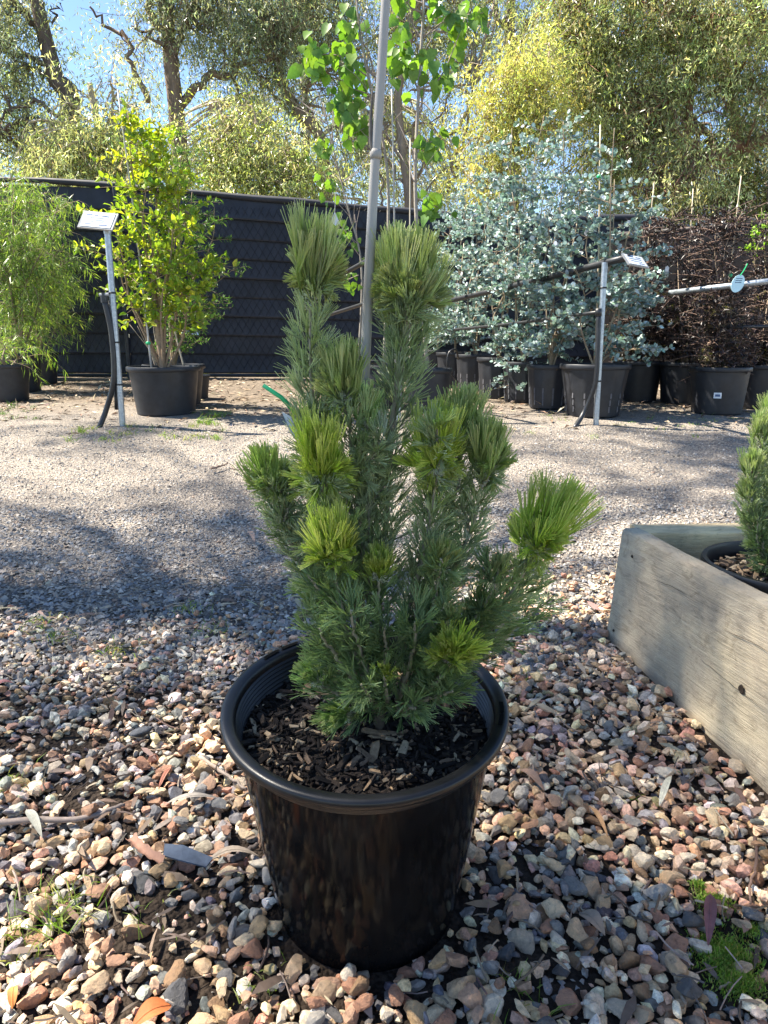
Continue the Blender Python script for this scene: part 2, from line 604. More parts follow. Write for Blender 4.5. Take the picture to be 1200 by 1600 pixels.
def timber_mat(name, c0, c1, c2, swap=False):
    m, nt, b = newmat(name)
    tc = nd(nt, 'ShaderNodeTexCoord')
    def st(scale, vec, det=6, rough=0.65, dist=0.4):
        mp = nd(nt, 'ShaderNodeMapping'); mp.inputs['Scale'].default_value = (vec[1], vec[0], vec[2]) if swap else vec
        nt.links.new(tc.outputs['Object'], mp.inputs[0])
        n = nd(nt, 'ShaderNodeTexNoise'); n.inputs['Scale'].default_value = scale; n.inputs['Detail'].default_value = det
        n.inputs['Roughness'].default_value = rough; n.inputs['Distortion'].default_value = dist
        nt.links.new(mp.outputs[0], n.inputs['Vector'])
        return n
    g = st(30, (0.10, 1, 1.6))
    r = ramp(nt, [(0.2, c0), (0.5, c1), (0.8, c2)])
    nt.links.new(g.outputs[0], r.inputs[0])
    bl = st(4.5, (0.7, 1, 1), 4, 0.6, 0.8)
    r2 = ramp(nt, [(0.3, (0.55, 0.56, 0.58)), (0.5, (0.95, 0.93, 0.9)), (0.7, (1.2, 1.16, 1.05))])
    nt.links.new(bl.outputs[0], r2.inputs[0])
    c = mixrgb(nt, r.outputs[0], r2.outputs[0], 1.0, 'MULTIPLY')
    fine = st(230, (0.045, 1, 1), 4, 0.75, 0.15)
    r3 = ramp(nt, [(0.30, (0.6, 0.58, 0.56)), (0.42, (1, 1, 1))])
    nt.links.new(fine.outputs[0], r3.inputs[0])
    c = mixrgb(nt, c, r3.outputs[0], 0.45, 'MULTIPLY')
    mott = st(22, (0.6, 1, 1), 9, 0.75, 1.2)
    r5 = ramp(nt, [(0.36, (0.62, 0.60, 0.57)), (0.47, (0.96, 0.95, 0.94)), (0.6, (1.04, 1.03, 1.0)), (0.68, (1.25, 1.24, 1.2))])
    nt.links.new(mott.outputs[0], r5.inputs[0])
    c = mixrgb(nt, c, r5.outputs[0], 0.85, 'MULTIPLY')
    crk = st(9, (0.06, 1, 1), 3, 0.5, 0.25)
    r6 = ramp(nt, [(0.488, (1, 1, 1)), (0.4965, (0.22, 0.19, 0.16)), (0.5035, (0.22, 0.19, 0.16)), (0.512, (1, 1, 1))])
    nt.links.new(crk.outputs[0], r6.inputs[0])
    brk = st(5, (0.5, 1, 1), 2, 0.5, 0)
    r7 = ramp(nt, [(0.52, (0, 0, 0)), (0.60, (1, 1, 1))])
    nt.links.new(brk.outputs[0], r7.inputs[0])
    spk = st(70, (0.35, 1, 1), 2, 0.5, 0)
    r4 = ramp(nt, [(0.74, (1, 1, 1)), (0.80, (0.25, 0.22, 0.2))])
    nt.links.new(spk.outputs[0], r4.inputs[0])
    c = mixrgb(nt, c, r4.outputs[0], 0.8, 'MULTIPLY')
    nt.links.new(c, b.inputs['Base Color'])
    b.inputs['Roughness'].default_value = 0.82
    b.inputs['Specular IOR Level'].default_value = 0.25
    ad = nd(nt, 'ShaderNodeMath'); ad.operation = 'ADD'
    nt.links.new(g.outputs[0], ad.inputs[0]); nt.links.new(fine.outputs[0], ad.inputs[1])
    bump(nt, b, ad.outputs[0], 0.8, 0.005)
    return m


M['timber'] = timber_mat('weathered_sleeper', (0.37, 0.315, 0.235), (0.44, 0.38, 0.29), (0.50, 0.44, 0.335))
M['timber_new'] = timber_mat('treated_pine', (0.60, 0.46, 0.27), (0.70, 0.56, 0.34), (0.78, 0.64, 0.42), True)

# ------------------------------------------------------------------ ground
ys = np.concatenate([np.linspace(-4, 0.3, 10), np.linspace(0.36, 8, 150), np.linspace(8.2, 14, 30), np.array([16, 20, 26, 36, 60, 120, 300])])
xs = np.concatenate([[-300, -100, -40, -20, -12], np.linspace(-8, 8, 150), [12, 20, 40, 100, 300]])
X, Y = np.meshgrid(xs, ys)


def bumpy(x, y):
    return (0.012 * np.sin(1.7 * x + 0.9 * y) * np.sin(1.1 * y - 0.4 * x + 1) + 0.006 * np.sin(5.1 * x + 2.2 * y + 2) * np.sin(4.3 * y - 1.3 * x)
            + 0.0035 * np.sin(13 * x + 4 * y) * np.sin(11 * y - 5 * x + .5))


def gnd(x, y):
    x = np.asarray(x, float); y = np.asarray(y, float)
    f = np.clip((np.hypot(x + 0.03, y - 1.096) - 0.22) / 0.2, 0.0, 1)      # level where the pot stands
    return gz(y) + bumpy(x, y) * f


Z = gnd(X, Y)
nx, ny = len(xs), len(ys)
ii = (np.arange(ny - 1)[:, None] * nx + np.arange(nx - 1)[None]).ravel()
mb = MB().add(np.stack([X, Y, Z], -1).reshape(-1, 3), [np.stack([ii, ii + 1, ii + nx + 1, ii + nx], -1)])
ground = mb.build('ground', M['ground'], smooth=True, kind='structure')

# where the big pot, the planter and the bare or mossy patches lie
POT_C = np.array([-0.03, 1.096])
PL_A = G(946, 994)[:2]; PL_D = nrm(G(1200, 1246)[:2] - PL_A)
PL_N = np.array([PL_D[1] * -1, PL_D[0]])          # towards the inside of the planter
if PL_N[0] < 0: PL_N = -PL_N
MOSS = [(G(1130, 1510)[:2], 0.062), (G(1112, 1425)[:2], 0.034), (G(1150, 1550)[:2], 0.045), (G(1090, 1400)[:2], 0.02), (G(1170, 1470)[:2], 0.025)]
BARE = [(G(215, 1425)[:2], 0.085), (G(745, 1440)[:2], 0.06), (G(255, 1470)[:2], 0.06), (G(825, 1560)[:2], 0.07), (G(80, 1180)[:2], 0.07), (G(130, 1240)[:2], 0.06)]


def in_planter(p, pad=0.0):
    r = p - PL_A
    u = r @ PL_D; v = r @ PL_N
    return (v > -pad) & (u > -pad)


# ------------------------------------------------------------------ stones
def rock_shape(seed, sub):
    r = np.random.default_rng(seed)
    import bmesh
    bm = bmesh.new()
    bmesh.ops.create_icosphere(bm, subdivisions=sub, radius=1.0)
    D = np.array([v.co[:] for v in bm.verts])
    F = np.array([[v.index for v in f.verts] for f in bm.faces])
    bm.free()
    D = nrm(D)
    k = r.integers(7, 12)
    nn = nrm(r.normal(size=(k, 3)))
    dd = r.uniform(0.52, 0.92, k)
    dot = D @ nn.T
    with np.errstate(divide='ignore'):
        rad = np.where(dot > 0.05, dd[None] / np.maximum(dot, 0.05), 9)
    # soft minimum keeps the edges worn
    rr = -np.log(np.exp(-160 * np.minimum(rad, 1.6)).sum(1) + 1e-90) / 160
    w3 = r.uniform(3, 6, (3, 3))
    rr = rr * (1 + 0.018 * (np.sin(D @ w3[0] * 1.7 + 1) + np.sin(D @ w3[1] * 2.3) + np.sin(D @ w3[2] * 3.1)))
    V = D * rr[:, None]
    V *= np.array([r.uniform(0.95, 1.4), r.uniform(0.7, 1.0), r.uniform(0.42, 0.85)])
    V *= 0.5 / np.abs(V[:, :2]).max()
    return V, F


PAL = np.array([(0.17, 0.17, 0.17), (0.37, 0.285, 0.20), (0.27, 0.17, 0.12), (0.52, 0.43, 0.30), (0.085, 0.088, 0.095), (0.37, 0.25, 0.185),
                (0.20, 0.135, 0.085), (0.36, 0.265, 0.16), (0.25, 0.245, 0.24), (0.34, 0.30, 0.245), (0.29, 0.165, 0.115), (0.50, 0.46, 0.39)])
sp = 0.0245
gx = np.arange(-2.3, 2.3, sp); gy = np.arange(0.35, 2.75, sp)
A, B = np.meshgrid(gx, gy)
P1 = np.stack([A.ravel(), B.ravel()], -1) + rng.normal(0, sp * 0.3, (A.size, 2))
P2 = np.stack([A.ravel(), B.ravel()], -1) + rng.uniform(-sp, sp, (A.size, 2))
keep2 = rng.random(len(P2)) < 0.42
nsm = 9000
P3 = np.stack([rng.uniform(-1.5, 1.5, nsm), 0.6 + 1.7 * rng.random(nsm)], -1)
lay = np.concatenate([np.zeros(len(P1)), np.ones(keep2.sum()), np.full(nsm, .3)])
small = np.concatenate([np.ones(len(P1) + keep2.sum()), np.full(nsm, .5)])
P = np.concatenate([P1, P2[keep2], P3])
edge = 2.15 + 0.12 * np.sin(3.1 * P[:, 0] + 1) + 0.08 * np.sin(7 * P[:, 0]) + np.where(P[:, 0] > 0.3, 0.30, 0.0)
prob = np.clip((edge + 0.25 - P[:, 1]) / 0.5, 0, 1)
den = np.ones(len(P))
for c, r_ in BARE:
    den *= 1 - 0.78 * np.exp(-((P - c) ** 2).sum(1) / (r_ * r_))
for c, r_ in MOSS:
    den *= 1 - 0.72 * np.exp(-((P - c) ** 4).sum(1) / (r_ ** 4))
den *= np.where(P[:, 0] < -0.15, 0.93, 1)
vis = np.abs(P[:, 0]) < 0.62 * (P[:, 1] + 0.35) + 0.25
den *= np.where(vis, 1, 0.55)
k = rng.random(len(P)) < prob * den
k &= ~(np.hypot(P[:, 0] - POT_C[0], P[:, 1] - POT_C[1]) < 0.168)
k &= ~in_planter(P, 0.012)
P = P[k]; lay = lay[k]; small = small[k]
N = len(P)
size = np.exp(rng.normal(math.log(0.0305), 0.30, N)).clip(0.014, 0.047)
size *= small
size *= np.where(P[:, 1] > 1.7, 0.92 - 0.22 * np.clip((P[:, 1] - 1.7) / 0.6, 0, 1), 1)
size *= np.where((P[:, 0] < 0) & (P[:, 1] > 1.45), 0.85, 1)
zs = gnd(P[:, 0], P[:, 1]) + size * 0.16 + lay * rng.uniform(0.008, 0.02, N)
warm = np.clip(0.5 + P[:, 0] * 0.6, 0, 1)
wA = np.array([3, 1.2, 1.6, 1.2, 2.2, 1.2, 1.6, .5, 3, 2.2, .8, 1.6]); wB = np.array([1.6, 2.6, 2, 2.4, 1.2, 2.8, 1.3, 1.6, 1.2, 1.6, 1.6, 1.4])
wA = np.cumsum(wA / wA.sum()); wB = np.cumsum(wB / wB.sum())
u = rng.random(N)
ci = np.where(rng.random(N) < warm, np.searchsorted(wB, u), np.searchsorted(wA, u)).clip(0, 11)
scol = np.array([1.54, 1.43, 1.30]) * PAL[ci] * np.exp(rng.normal(0, 0.18, (N, 1))) * np.exp(rng.normal(0, 0.05, (N, 3)))
rotA = rng.uniform(0, 2 * math.pi, N); tx = rng.normal(0, 0.32, N); ty = rng.normal(0, 0.32, N)
# the 300 that show largest become stones of their own
dist = np.sqrt(P[:, 0] ** 2 + P[:, 1] ** 2 + 0.9)
inframe = (np.abs(P[:, 0]) < 0.5 * (P[:, 1] * 0.97 + 0.22) ) & (P[:, 1] > 0.74)
score = np.where(inframe, size / dist, -1) * (1 + 0.35 * lay)
order = np.argsort(-score)
top = order[:300]
rest = np.ones(N, bool); rest[top] = False
shapes2 = [rock_shape(100 + i, 3) for i in range(28)]
rock_me = []
for V, F in shapes2:
    me = bpy.data.meshes.new('stone')
    me.from_pydata(V.tolist(), [], F.tolist())
    me.polygons.foreach_set('use_smooth', np.ones(len(F), bool))
    me.set_sharp_from_angle(angle=R(16))
    me.materials.append(M['stone'])
    rock_me.append(me)
for n_, i in enumerate(top):
    o = bpy.data.objects.new('stone', rock_me[n_ % len(rock_me)])
    o.location = (P[i, 0], P[i, 1], zs[i])
    o.rotation_euler = (tx[i], ty[i], rotA[i])
    s = size[i] * 1.05
    o.scale = (s, s, s)
    COL.objects.link(o)
    o.parent = ground


def scatter_rocks(mb, idx, shapes):
    for si, (V, F) in enumerate(shapes):
        I = idx[si::len(shapes)]
        if len(I) == 0: continue
        ca, sa = np.cos(rotA[I]), np.sin(rotA[I])
        Vx = np.broadcast_to(V, (len(I), *V.shape)) * size[I][:, None, None]
        cx, sx = np.cos(tx[I])[:, None], np.sin(tx[I])[:, None]
        cyy, sy = np.cos(ty[I])[:, None], np.sin(ty[I])[:, None]
        x, y, z = Vx[..., 0], Vx[..., 1], Vx[..., 2]
        y, z = y * cx - z * sx, y * sx + z * cx
        x, z = x * cyy + z * sy, -x * sy + z * cyy
        x, y = x * ca[:, None] - y * sa[:, None], x * sa[:, None] + y * ca[:, None]
        Q = np.stack([x + P[I, 0][:, None], y + P[I, 1][:, None], z + zs[I][:, None]], -1)
        FF = (F[None] + (np.arange(len(I)) * len(V))[:, None, None]).reshape(-1, 3)
        mb.add(Q.reshape(-1, 3), [FF], np.repeat(scol[I], len(V), axis=0))


ridx = np.where(rest)[0]
rng.shuffle(ridx)
near = ridx[(np.abs(P[ridx, 0]) < 0.56 * (P[ridx, 1] + 0.3) + 0.05) & (P[ridx, 1] < 1.5) & (P[ridx, 1] > 0.72) & (size[ridx] > .025)]
far = np.setdiff1d(ridx, near); rng.shuffle(far)
mb = MB()
scatter_rocks(mb, near, [rock_shape(300 + i, 2) for i in range(40)] )
scatter_rocks(mb, far, [rock_shape(400 + i, 1) for i in range(24)])
go = mb.build('gravel', M['stone_mix'], ground, smooth=True, kind='stuff', angle=20)

# crushed rock of the driveway, thinning out with distance
def chip_field(n, y0, y1, smin, smax, pw=1.0):
    y = y0 + (y1 - y0) * rng.random(n) ** pw
    x = rng.uniform(-1, 1, n) * (0.58 * y + 0.9)
    s = np.exp(rng.uniform(math.log(smin), math.log(smax), n))
    return x, y, s


cx_, cy_, cs_ = [np.concatenate(a) for a in zip(chip_field(36000, 1.75, 3.3, 0.006, 0.021), chip_field(20000, 3.1, 5.2, 0.008, 0.019), chip_field(4000, 0.6, 2.2, 0.006, 0.013))]
cs_ = cs_ * np.interp(cy_, [0.6, 1.7, 1.9, 2.5, 3.4], [1, 1, 1.75, 1.25, .95])
kk = ~in_planter(np.stack([cx_, cy_], -1), 0.01) & ~(np.hypot(cx_ - POT_C[0], cy_ - POT_C[1]) < 0.17)
cx_, cy_, cs_ = cx_[kk], cy_[kk], cs_[kk]
n = len(cx_)
oct_ = np.array([(1, 0, 0), (0, 1, 0), (-1, 0, 0), (0, -1, 0), (0, 0, 1), (0, 0, -1)], float)
octF = np.array([[0, 1, 4], [1, 2, 4], [2, 3, 4], [3, 0, 4]])
V = oct_[None, :5] * np.stack([rng.uniform(.45, .6, (n, 5)), rng.uniform(.3, .55, (n, 5)), rng.uniform(.2, .42, (n, 5))], -1)
V += rng.normal(0, 0.13, V.shape)
V *= cs_[:, None, None]
a = rng.uniform(0, 6.28, n); t1 = rng.normal(0, 0.25, n)
x, y, z = V[..., 0], V[..., 1], V[..., 2]
z = z + x * np.tan(t1)[:, None] * 0.6
x, y = x * np.cos(a)[:, None] - y * np.sin(a)[:, None], x * np.sin(a)[:, None] + y * np.cos(a)[:, None]
Q = np.stack([x + cx_[:, None], y + cy_[:, None], z + gnd(cx_, cy_)[:, None] + 0.001], -1)
cpal = np.array([(0.31, 0.30, 0.29), (0.43, 0.385, 0.33), (0.22, 0.22, 0.225), (0.51, 0.455, 0.385), (0.37, 0.32, 0.27), (0.14, 0.14, 0.145), (0.34, 0.25, 0.19)])
cc = .86 * cpal[rng.choice(7, n, p=[.24, .24, .15, .14, .12, .06, .05])] * np.exp(rng.normal(0, 0.15, (n, 1)))
MB().add(Q.reshape(-1, 3), [(octF[None] + (np.arange(n) * 5)[:, None, None]).reshape(-1, 3)], np.repeat(cc, 5, 0)).build('crushed_rock', M['chips'], ground, kind='stuff')

# ------------------------------------------------------------------ pots
def soil_disc(mb, r, z, dome=0.01, org=(0, 0, 0)):
    rr = np.linspace(1, 0.02, 10)
    prof = [(r * q, z + dome * (1 - q * q)) for q in rr]
    mb.lathe(prof, 40, org=org, wob=lambda zz, a: 1 + 0 * a * zz)


def chips_on(mb, r, zf, n, org, lmin=0.01, lmax=0.035, pale=0.35, Rm=np.eye(3)):
    for _ in range(n):
        q = r * math.sqrt(random.random()); a = random.uniform(0, 6.283)
        L = random.uniform(lmin, lmax); w = L * random.uniform(0.18, 0.5)
        base = random.choice([(0.28, 0.19, 0.11), (0.40, 0.30, 0.19), (0.20, 0.13, 0.08)]) if random.random() < pale else random.choice([(0.022, 0.015, 0.011), (0.036, 0.025, 0.018), (0.012, 0.009, 0.0075)])
        Ro = rot3(random.gauss(0, 0.35), random.gauss(0, 0.3), random.uniform(0, 6.28))
        p = np.array([q * math.cos(a), q * math.sin(a), zf(q) + 0.002 + random.random() * 0.007])
        hs = np.array([[-.5, -.5, 0], [.5, -.35, 0], [.62, .1, 0], [.35, .5, 0], [-.45, .4, 0], [-.6, 0, 0]]) + np.random.default_rng(random.randrange(10**6)).normal(0, .09, (6, 3))
        th = random.uniform(.001, .003)
        V = np.vstack([hs * (L, w, th), hs * (L * .9, w * .8, th) + (0, 0, th * 1.6)]) @ (Rm @ Ro).T + Rm @ p + np.asarray(org)
        i = np.arange(6); j = (i + 1) % 6
        mb.add(V, [np.stack([i, j, j + 6, i + 6], -1), (np.arange(6) + 6)[None]], base)


TILT = R(7.0)
pot = thing('plant_pot', 'large glossy black plastic pot in the foreground holding the woolly bush', 'pot', (POT_C[0], POT_C[1], -0.007), rot=(TILT, 0, 0))
RT = FRAME[pot.name][1]; OT = FRAME[pot.name][0]


class TMB(MB):
    """mesh builder working in the tilted frame of the big pot"""
    def build(self, name, mat, parent=None, **kw):
        self.v = [v @ RT.T + OT for v in self.v]
        return MB.build(self, name, mat, parent, **kw)


H = 0.410
prof = [(0.0, 0.004), (0.120, 0.004), (0.148, 0.0), (0.156, 0.006)] + [(0.157 + (0.2055 - 0.157) * t, 0.006 + t * (H - 0.034)) for t in np.linspace(0.04, 1, 14)]
TMB().lathe(prof, 96).build('wall', M['pot'], pot, smooth=True, angle=40)
inner = [(0.2035, H - 0.012)]
for i in range(9):
    z0 = H - 0.016 - i * 0.0075
    inner += [(0.2030 - i * 0.0009, z0), (0.2000 - i * 0.0009, z0 - 0.003), (0.2000 - i * 0.0009, z0 - 0.0045), (0.2028 - i * 0.0009, z0 - 0.0065)]
inner += [(0.190, H - 0.10)]
TMB().lathe(inner, 96).build('inner_wall', M['pot_rim'], pot, smooth=True, angle=30)
rim = [(0.2056, H - 0.036), (0.2075, H - 0.036), (0.2085, H - 0.033), (0.2088, H - 0.0155), (0.2210, H - 0.0145), (0.2248, H - 0.0130), (0.2260, H - 0.0090), (0.2252, H - 0.0032), (0.2230, H - 0.0005),
       (0.2180, H + 0.0005), (0.2080, H - 0.001), (0.2045, H - 0.004), (0.2035, H - 0.0125)]
rim_o = TMB().lathe(rim, 128).build('rim', M['pot_rim'], pot, smooth=True, angle=60)
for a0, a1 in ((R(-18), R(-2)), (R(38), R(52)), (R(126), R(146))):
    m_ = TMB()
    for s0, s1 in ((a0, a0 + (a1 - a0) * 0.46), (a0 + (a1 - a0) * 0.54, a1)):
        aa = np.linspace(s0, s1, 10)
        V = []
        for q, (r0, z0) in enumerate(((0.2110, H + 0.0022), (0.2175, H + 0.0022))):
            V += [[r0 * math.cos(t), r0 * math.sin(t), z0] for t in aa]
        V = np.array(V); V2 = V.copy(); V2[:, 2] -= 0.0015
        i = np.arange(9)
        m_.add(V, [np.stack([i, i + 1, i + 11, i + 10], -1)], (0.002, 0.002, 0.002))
    m_.build('handle_slot', plain('slot_shadow_plastic', (0.002, 0.002, 0.002), 0.8, 0, 0.1) if 'slot' not in M else M['slot'], rim_o)  # near-black strips on a solid rim, painting the shade inside the slots

SZ = H - 0.066
m_ = TMB(); soil_disc(m_, 0.199, SZ, 0.012)
soil = m_.build('potting_mix', M['soil'], pot, smooth=True)
m_ = TMB(); chips_on(m_, 0.193, lambda q: SZ + 0.012 * (1 - (q / 0.2) ** 2), 2300, (0, 0, 0), 0.005, 0.018, 0.16)
chips_on(m_, 0.190, lambda q: SZ + 0.004 + 0.012 * (1 - (q / 0.2) ** 2), 110, (0, 0, 0), 0.016, 0.036, 0.6)
m_.build('wood_chips', M['wood_chip'], soil, kind='stuff')


def ribbed(n, amp):
    return lambda z, a: 1 + amp * np.sign(np.sin(n * a)) * (np.abs(np.sin(n * a)) ** 0.4) + 0 * z


def make_pot(label, c, Rt, Rb, Hh, ribs=0, group=None, mat='black_soft', chipn=60):
    """a nursery pot standing on the ground at c"""
    c = np.array([c[0], c[1], float(gnd(c[0], c[1])) - 0.004])
    o = thing('plant_pot', label, 'pot', c, group)
    prof = [(0, 0.0), (Rb * 0.96, 0.0), (Rb, 0.008)] + [(Rb + (Rt * 0.94 - Rb) * t, 0.008 + t * (Hh * 0.92 - 0.008)) for t in np.linspace(0.1, 1, 7)]
    MB().lathe(prof, 64 if ribs else 40, org=c, wob=ribbed(ribs, 0.012) if ribs else None).build('wall', M[mat], o, smooth=True, angle=35)
    MB().lathe([(Rt * 0.935, Hh * 0.90), (Rt * 0.985, Hh * 0.905), (Rt, Hh * 0.92), (Rt, Hh * 0.985), (Rt * 0.985, Hh), (Rt * 0.935, Hh), (Rt * 0.925, Hh * 0.98), (Rt * 0.90, Hh * 0.80)], 48, org=c).build('rim', M[mat], o, smooth=True, angle=50)
    m_ = MB(); soil_disc(m_, Rt * 0.915, Hh * 0.88, 0.01, c)
    s = m_.build('potting_mix', M['soil'], o, smooth=True)
    if chipn:
        m_ = MB(); chips_on(m_, Rt * 0.86, lambda q: Hh * 0.885, chipn, c, 0.02, 0.06, 0.5)
        m_.build('wood_chips', M['wood_chip'], s, kind='stuff')
    if ribs:
        m_ = MB()
        for kx in range(ribs):
            a = (kx + 0.25) * 2 * math.pi / ribs
            for zz in (0.16, 0.30, 0.44):
                t = zz
                r0 = (Rb + (Rt * 0.94 - Rb) * t) * 1.013
                d = np.array([math.cos(a), math.sin(a), 0])
                m_.box(c + d * r0 + np.array([0, 0, zz * Hh * 0.95]), (0.004, 0.012, 0.045), rotz(a), (0.3, 0.3, 0.3))
        m_.build('drain_slots', M['slot_grey'], o, kind='stuff')
    return o, c + np.array([0, 0, Hh * 0.88])


M['slot_grey'] = plain('worn_slot_edges', (0.10, 0.10, 0.11), 0.7, 0, 0.3)

# ------------------------------------------------------------------ woolly bush
GOLD = 2.399963


def shoot_needles(path, t0, per_m, L, a0, a1, cols, width=0.0012, fan=6, fanw=0.4, tipcol=None, taper=None, endcol=None):
    """feathery divided leaves along a stem: petiole, then a fan of needle segments"""
    seg = np.linalg.norm(np.diff(path, axis=0), axis=1)
    cum = np.concatenate([[0], np.cumsum(seg)])
    tot = cum[-1]
    nL = max(4, int(per_m * tot * (1 - t0)))
    s = (t0 + (1 - t0) * np.linspace(0, 1, nL)) * tot
    B = np.stack([np.interp(s, cum, path[:, k]) for k in range(3)], -1)
    T = nrm(np.stack([np.interp(s, cum, np.gradient(path[:, k], cum)) for k in range(3)], -1))
    ref = np.array([0.3, 0.9, 0.1])
    Nn = nrm(np.cross(T, ref)); Bn = np.cross(T, Nn)
    ph = np.arange(nL) * GOLD + rng.normal(0, 0.4, nL)
    out = np.cos(ph)[:, None] * Nn + np.sin(ph)[:, None] * Bn
    sd = np.cross(T, out)
    u = (s / tot - t0) / max(1 - t0, 1e-6)
    lf = L * rng.uniform(0.75, 1.2, nL)
    if taper is not None: lf = lf * taper(u)
    aa0 = a0(u) if callable(a0) else np.full(nL, a0)
    aa1 = a1(u) if callable(a1) else np.full(nL, a1)
    aa0 = aa0 + rng.normal(0, 0.12, nL); aa1 = aa1 + rng.normal(0, 0.14, nL)
    # each leaf divides twice into blunt segments that end level with each other
    rep = lambda a: np.repeat(a, fan, axis=0)
    nsub = 4
    subi = np.tile(np.arange(fan) % nsub, nL)
    sub_t = rng.normal(0, 1, (nL, nsub)) * fanw * .75; sub_r = rng.normal(0, 1, (nL, nsub)) * fanw * .6
    li = np.repeat(np.arange(nL), fan)
    st, sr = sub_t[li, subi], sub_r[li, subi]
    et = st * 1.25 + rng.normal(0, fanw * .55, nL * fan); er = sr * 1.2 + rng.normal(0, fanw * .5, nL * fan)
    B, T, out, sd = rep(B), rep(T), rep(out), rep(sd)
    f0 = rep(aa0); f1 = rep(aa1)
    Ln = rep(lf) * rng.uniform(0.9, 1.06, nL * fan)
    def dirn(al, ps):
        return nrm(np.cos(al)[:, None] * T + np.sin(al)[:, None] * out + np.tan(np.clip(ps, -1, 1))[:, None] * sd)
    s1 = rep(rng.uniform(.16, .30, nL)); s2 = s1 + (1 - s1) * rep(rng.uniform(.25, .45, nL))
    p0 = B
    p1 = p0 + dirn(f0, 0 * f0) * (Ln * s1)[:, None]
    p2 = p1 + dirn(f0 * .6 + f1 * .4 + sr, st) * (Ln * (s2 - s1))[:, None]
    p3 = p2 + dirn(f1 + er, et) * (Ln * (1 - s2))[:, None]
    PP = np.stack([p0, p1, p2, p3], 1)
    w = np.tile(np.array([1.1, 1.0, 1.0, 0.8]), (len(PP), 1)) * width * rng.uniform(0.85, 1.2, (len(PP), 1))
    base = cols[rng.integers(0, len(cols), nL)] * np.exp(rng.normal(0, 0.14, (nL, 1)))
    if endcol is not None:
        kb = (np.clip((u - .62) / .38, 0, 1) * rng.uniform(.2, .75, nL))[:, None]
        base = base * (1 - kb) + np.asarray(endcol) * .85 * kb
    base = rep(base)
    C = np.repeat(base[:, None], 4, axis=1)
    if tipcol is not None:
        C[:, 0] = C[:, 0] * .5 + np.array([.30, .33, .22]) * .5
        C[:, 1] *= np.array([.84, .86, .85])
        m = rep(rng.uniform(.1, 1.0, nL))[:, None]
        C[:, 3] = C[:, 3] * (1 - 0.55 * m) + np.asarray(tipcol) * 0.55 * m
    else:
        C[:, 3] = C[:, 3] * 1.12
    return PP, w, C


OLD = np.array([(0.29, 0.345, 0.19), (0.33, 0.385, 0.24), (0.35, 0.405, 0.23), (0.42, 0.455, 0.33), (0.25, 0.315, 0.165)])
DEEP = np.array([(0.16, 0.23, 0.09), (0.19, 0.26, 0.12), (0.22, 0.29, 0.14), (0.17, 0.24, 0.12)])  # darker greens: the shade inside the lower bush is part of the colour
NEW = np.array([(0.33, 0.42, 0.14), (0.38, 0.46, 0.18), (0.29, 0.38, 0.12), (0.43, 0.49, 0.23)])
YEL = np.array([(0.41, 0.52, 0.07), (0.46, 0.56, 0.11), (0.36, 0.48, 0.06)])
STEM = (0.30, 0.27, 0.19)


def branch(root, pts, new_len, flush, old_t0=0.1, oldc=OLD, wide=1.0, r0=0.005, tip=(0.52, 0.44, 0.27), dens=1.0):
    """one branch: woody stem, older feathery foliage and a brush of new growth at the tip"""
    path = spline(pts, 30)
    cum = np.concatenate([[0], np.cumsum(np.linalg.norm(np.diff(path, axis=0), axis=1))])
    # the leaves overtop the stem, so it stops short of the tip
    cut = cum[-1] - (0.62 * new_len if new_len > 0 else 0.03)
    sN = np.linspace(0, max(cut, cum[-1] * .3), 30)
    path = np.stack([np.interp(sN, cum, path[:, k]) for k in range(3)], -1)
    path[1:-1] += rng.normal(0, 0.0012, path[1:-1].shape)
    tot = sN[-1]
    b = MB().tube(path, np.linspace(r0, 0.0018, len(path)), 6, STEM).build('branch', M['twig'], root, smooth=True)
    ax = .38 * new_len
    tn = 1 - min(ax / tot, 0.9)
    i = sN <= tot * (tn - (0.05 if new_len > .1 else 0))
    op = path[i] if i.sum() > 4 else path[:6]
    PP, w, C = shoot_needles(op, old_t0 / max(tn, .2), (330 if oldc is OLD else 235) * dens, 0.054 * wide, lambda u: 0.95 - 0.1 * u, lambda u: 0.56 - 0.06 * u, oldc, 0.00128, 15, 0.30, endcol=(flush.mean(0) if new_len > 0 else None))
    MB().ribbons(PP, w, C).build('foliage', M['needle'], b, kind='stuff')
    if new_len > 0:
        i = sN >= tot * tn - 1e-4
        npth = path[i]
        if len(npth) < 4: npth = path[-4:]
        axl = np.linalg.norm(npth[-1] - npth[0])
        m_ = MB()
        nl = max(18, int((18 + 220 * new_len) * dens))
        PP, w, C = shoot_needles(npth, 0.0, nl / max(axl, .004), new_len, lambda u: 0.80 - 0.55 * u, lambda u: 0.18 - 0.08 * u, flush, 0.00135, 20, 0.165, tip,
                                 taper=lambda u: np.where(np.random.default_rng(3).random(len(u)) < .25, .72, .93) - .33 * u)
        m_.ribbons(PP, w, C)
        # pale woolly hairs at the waist
        if new_len < .05:
            m_.build('new_growth', M['needle'], b, kind='stuff')
            return b
        PH, wh, CH = shoot_needles(npth[:3], 0.0, 40 / max(np.linalg.norm(npth[2] - npth[0]), .003), 0.014, 1.2, 1.4, np.array([(0.55, 0.55, 0.48)]), 0.0010, 4, 0.5)
        m_.ribbons(PH, wh, CH).build('new_growth', M['needle'], b, kind='stuff')
    return b


BY = 1.085
base_w = OT + RT @ np.array([0.02, -0.005, SZ + 0.01])
bush = thing('woolly_bush', 'grey-green needle-leaved woolly bush with lime tips in the big foreground pot', 'shrub', tuple(base_w))


def bp(px, py, dy=0.0):
    return W(px, py, BY + dy)


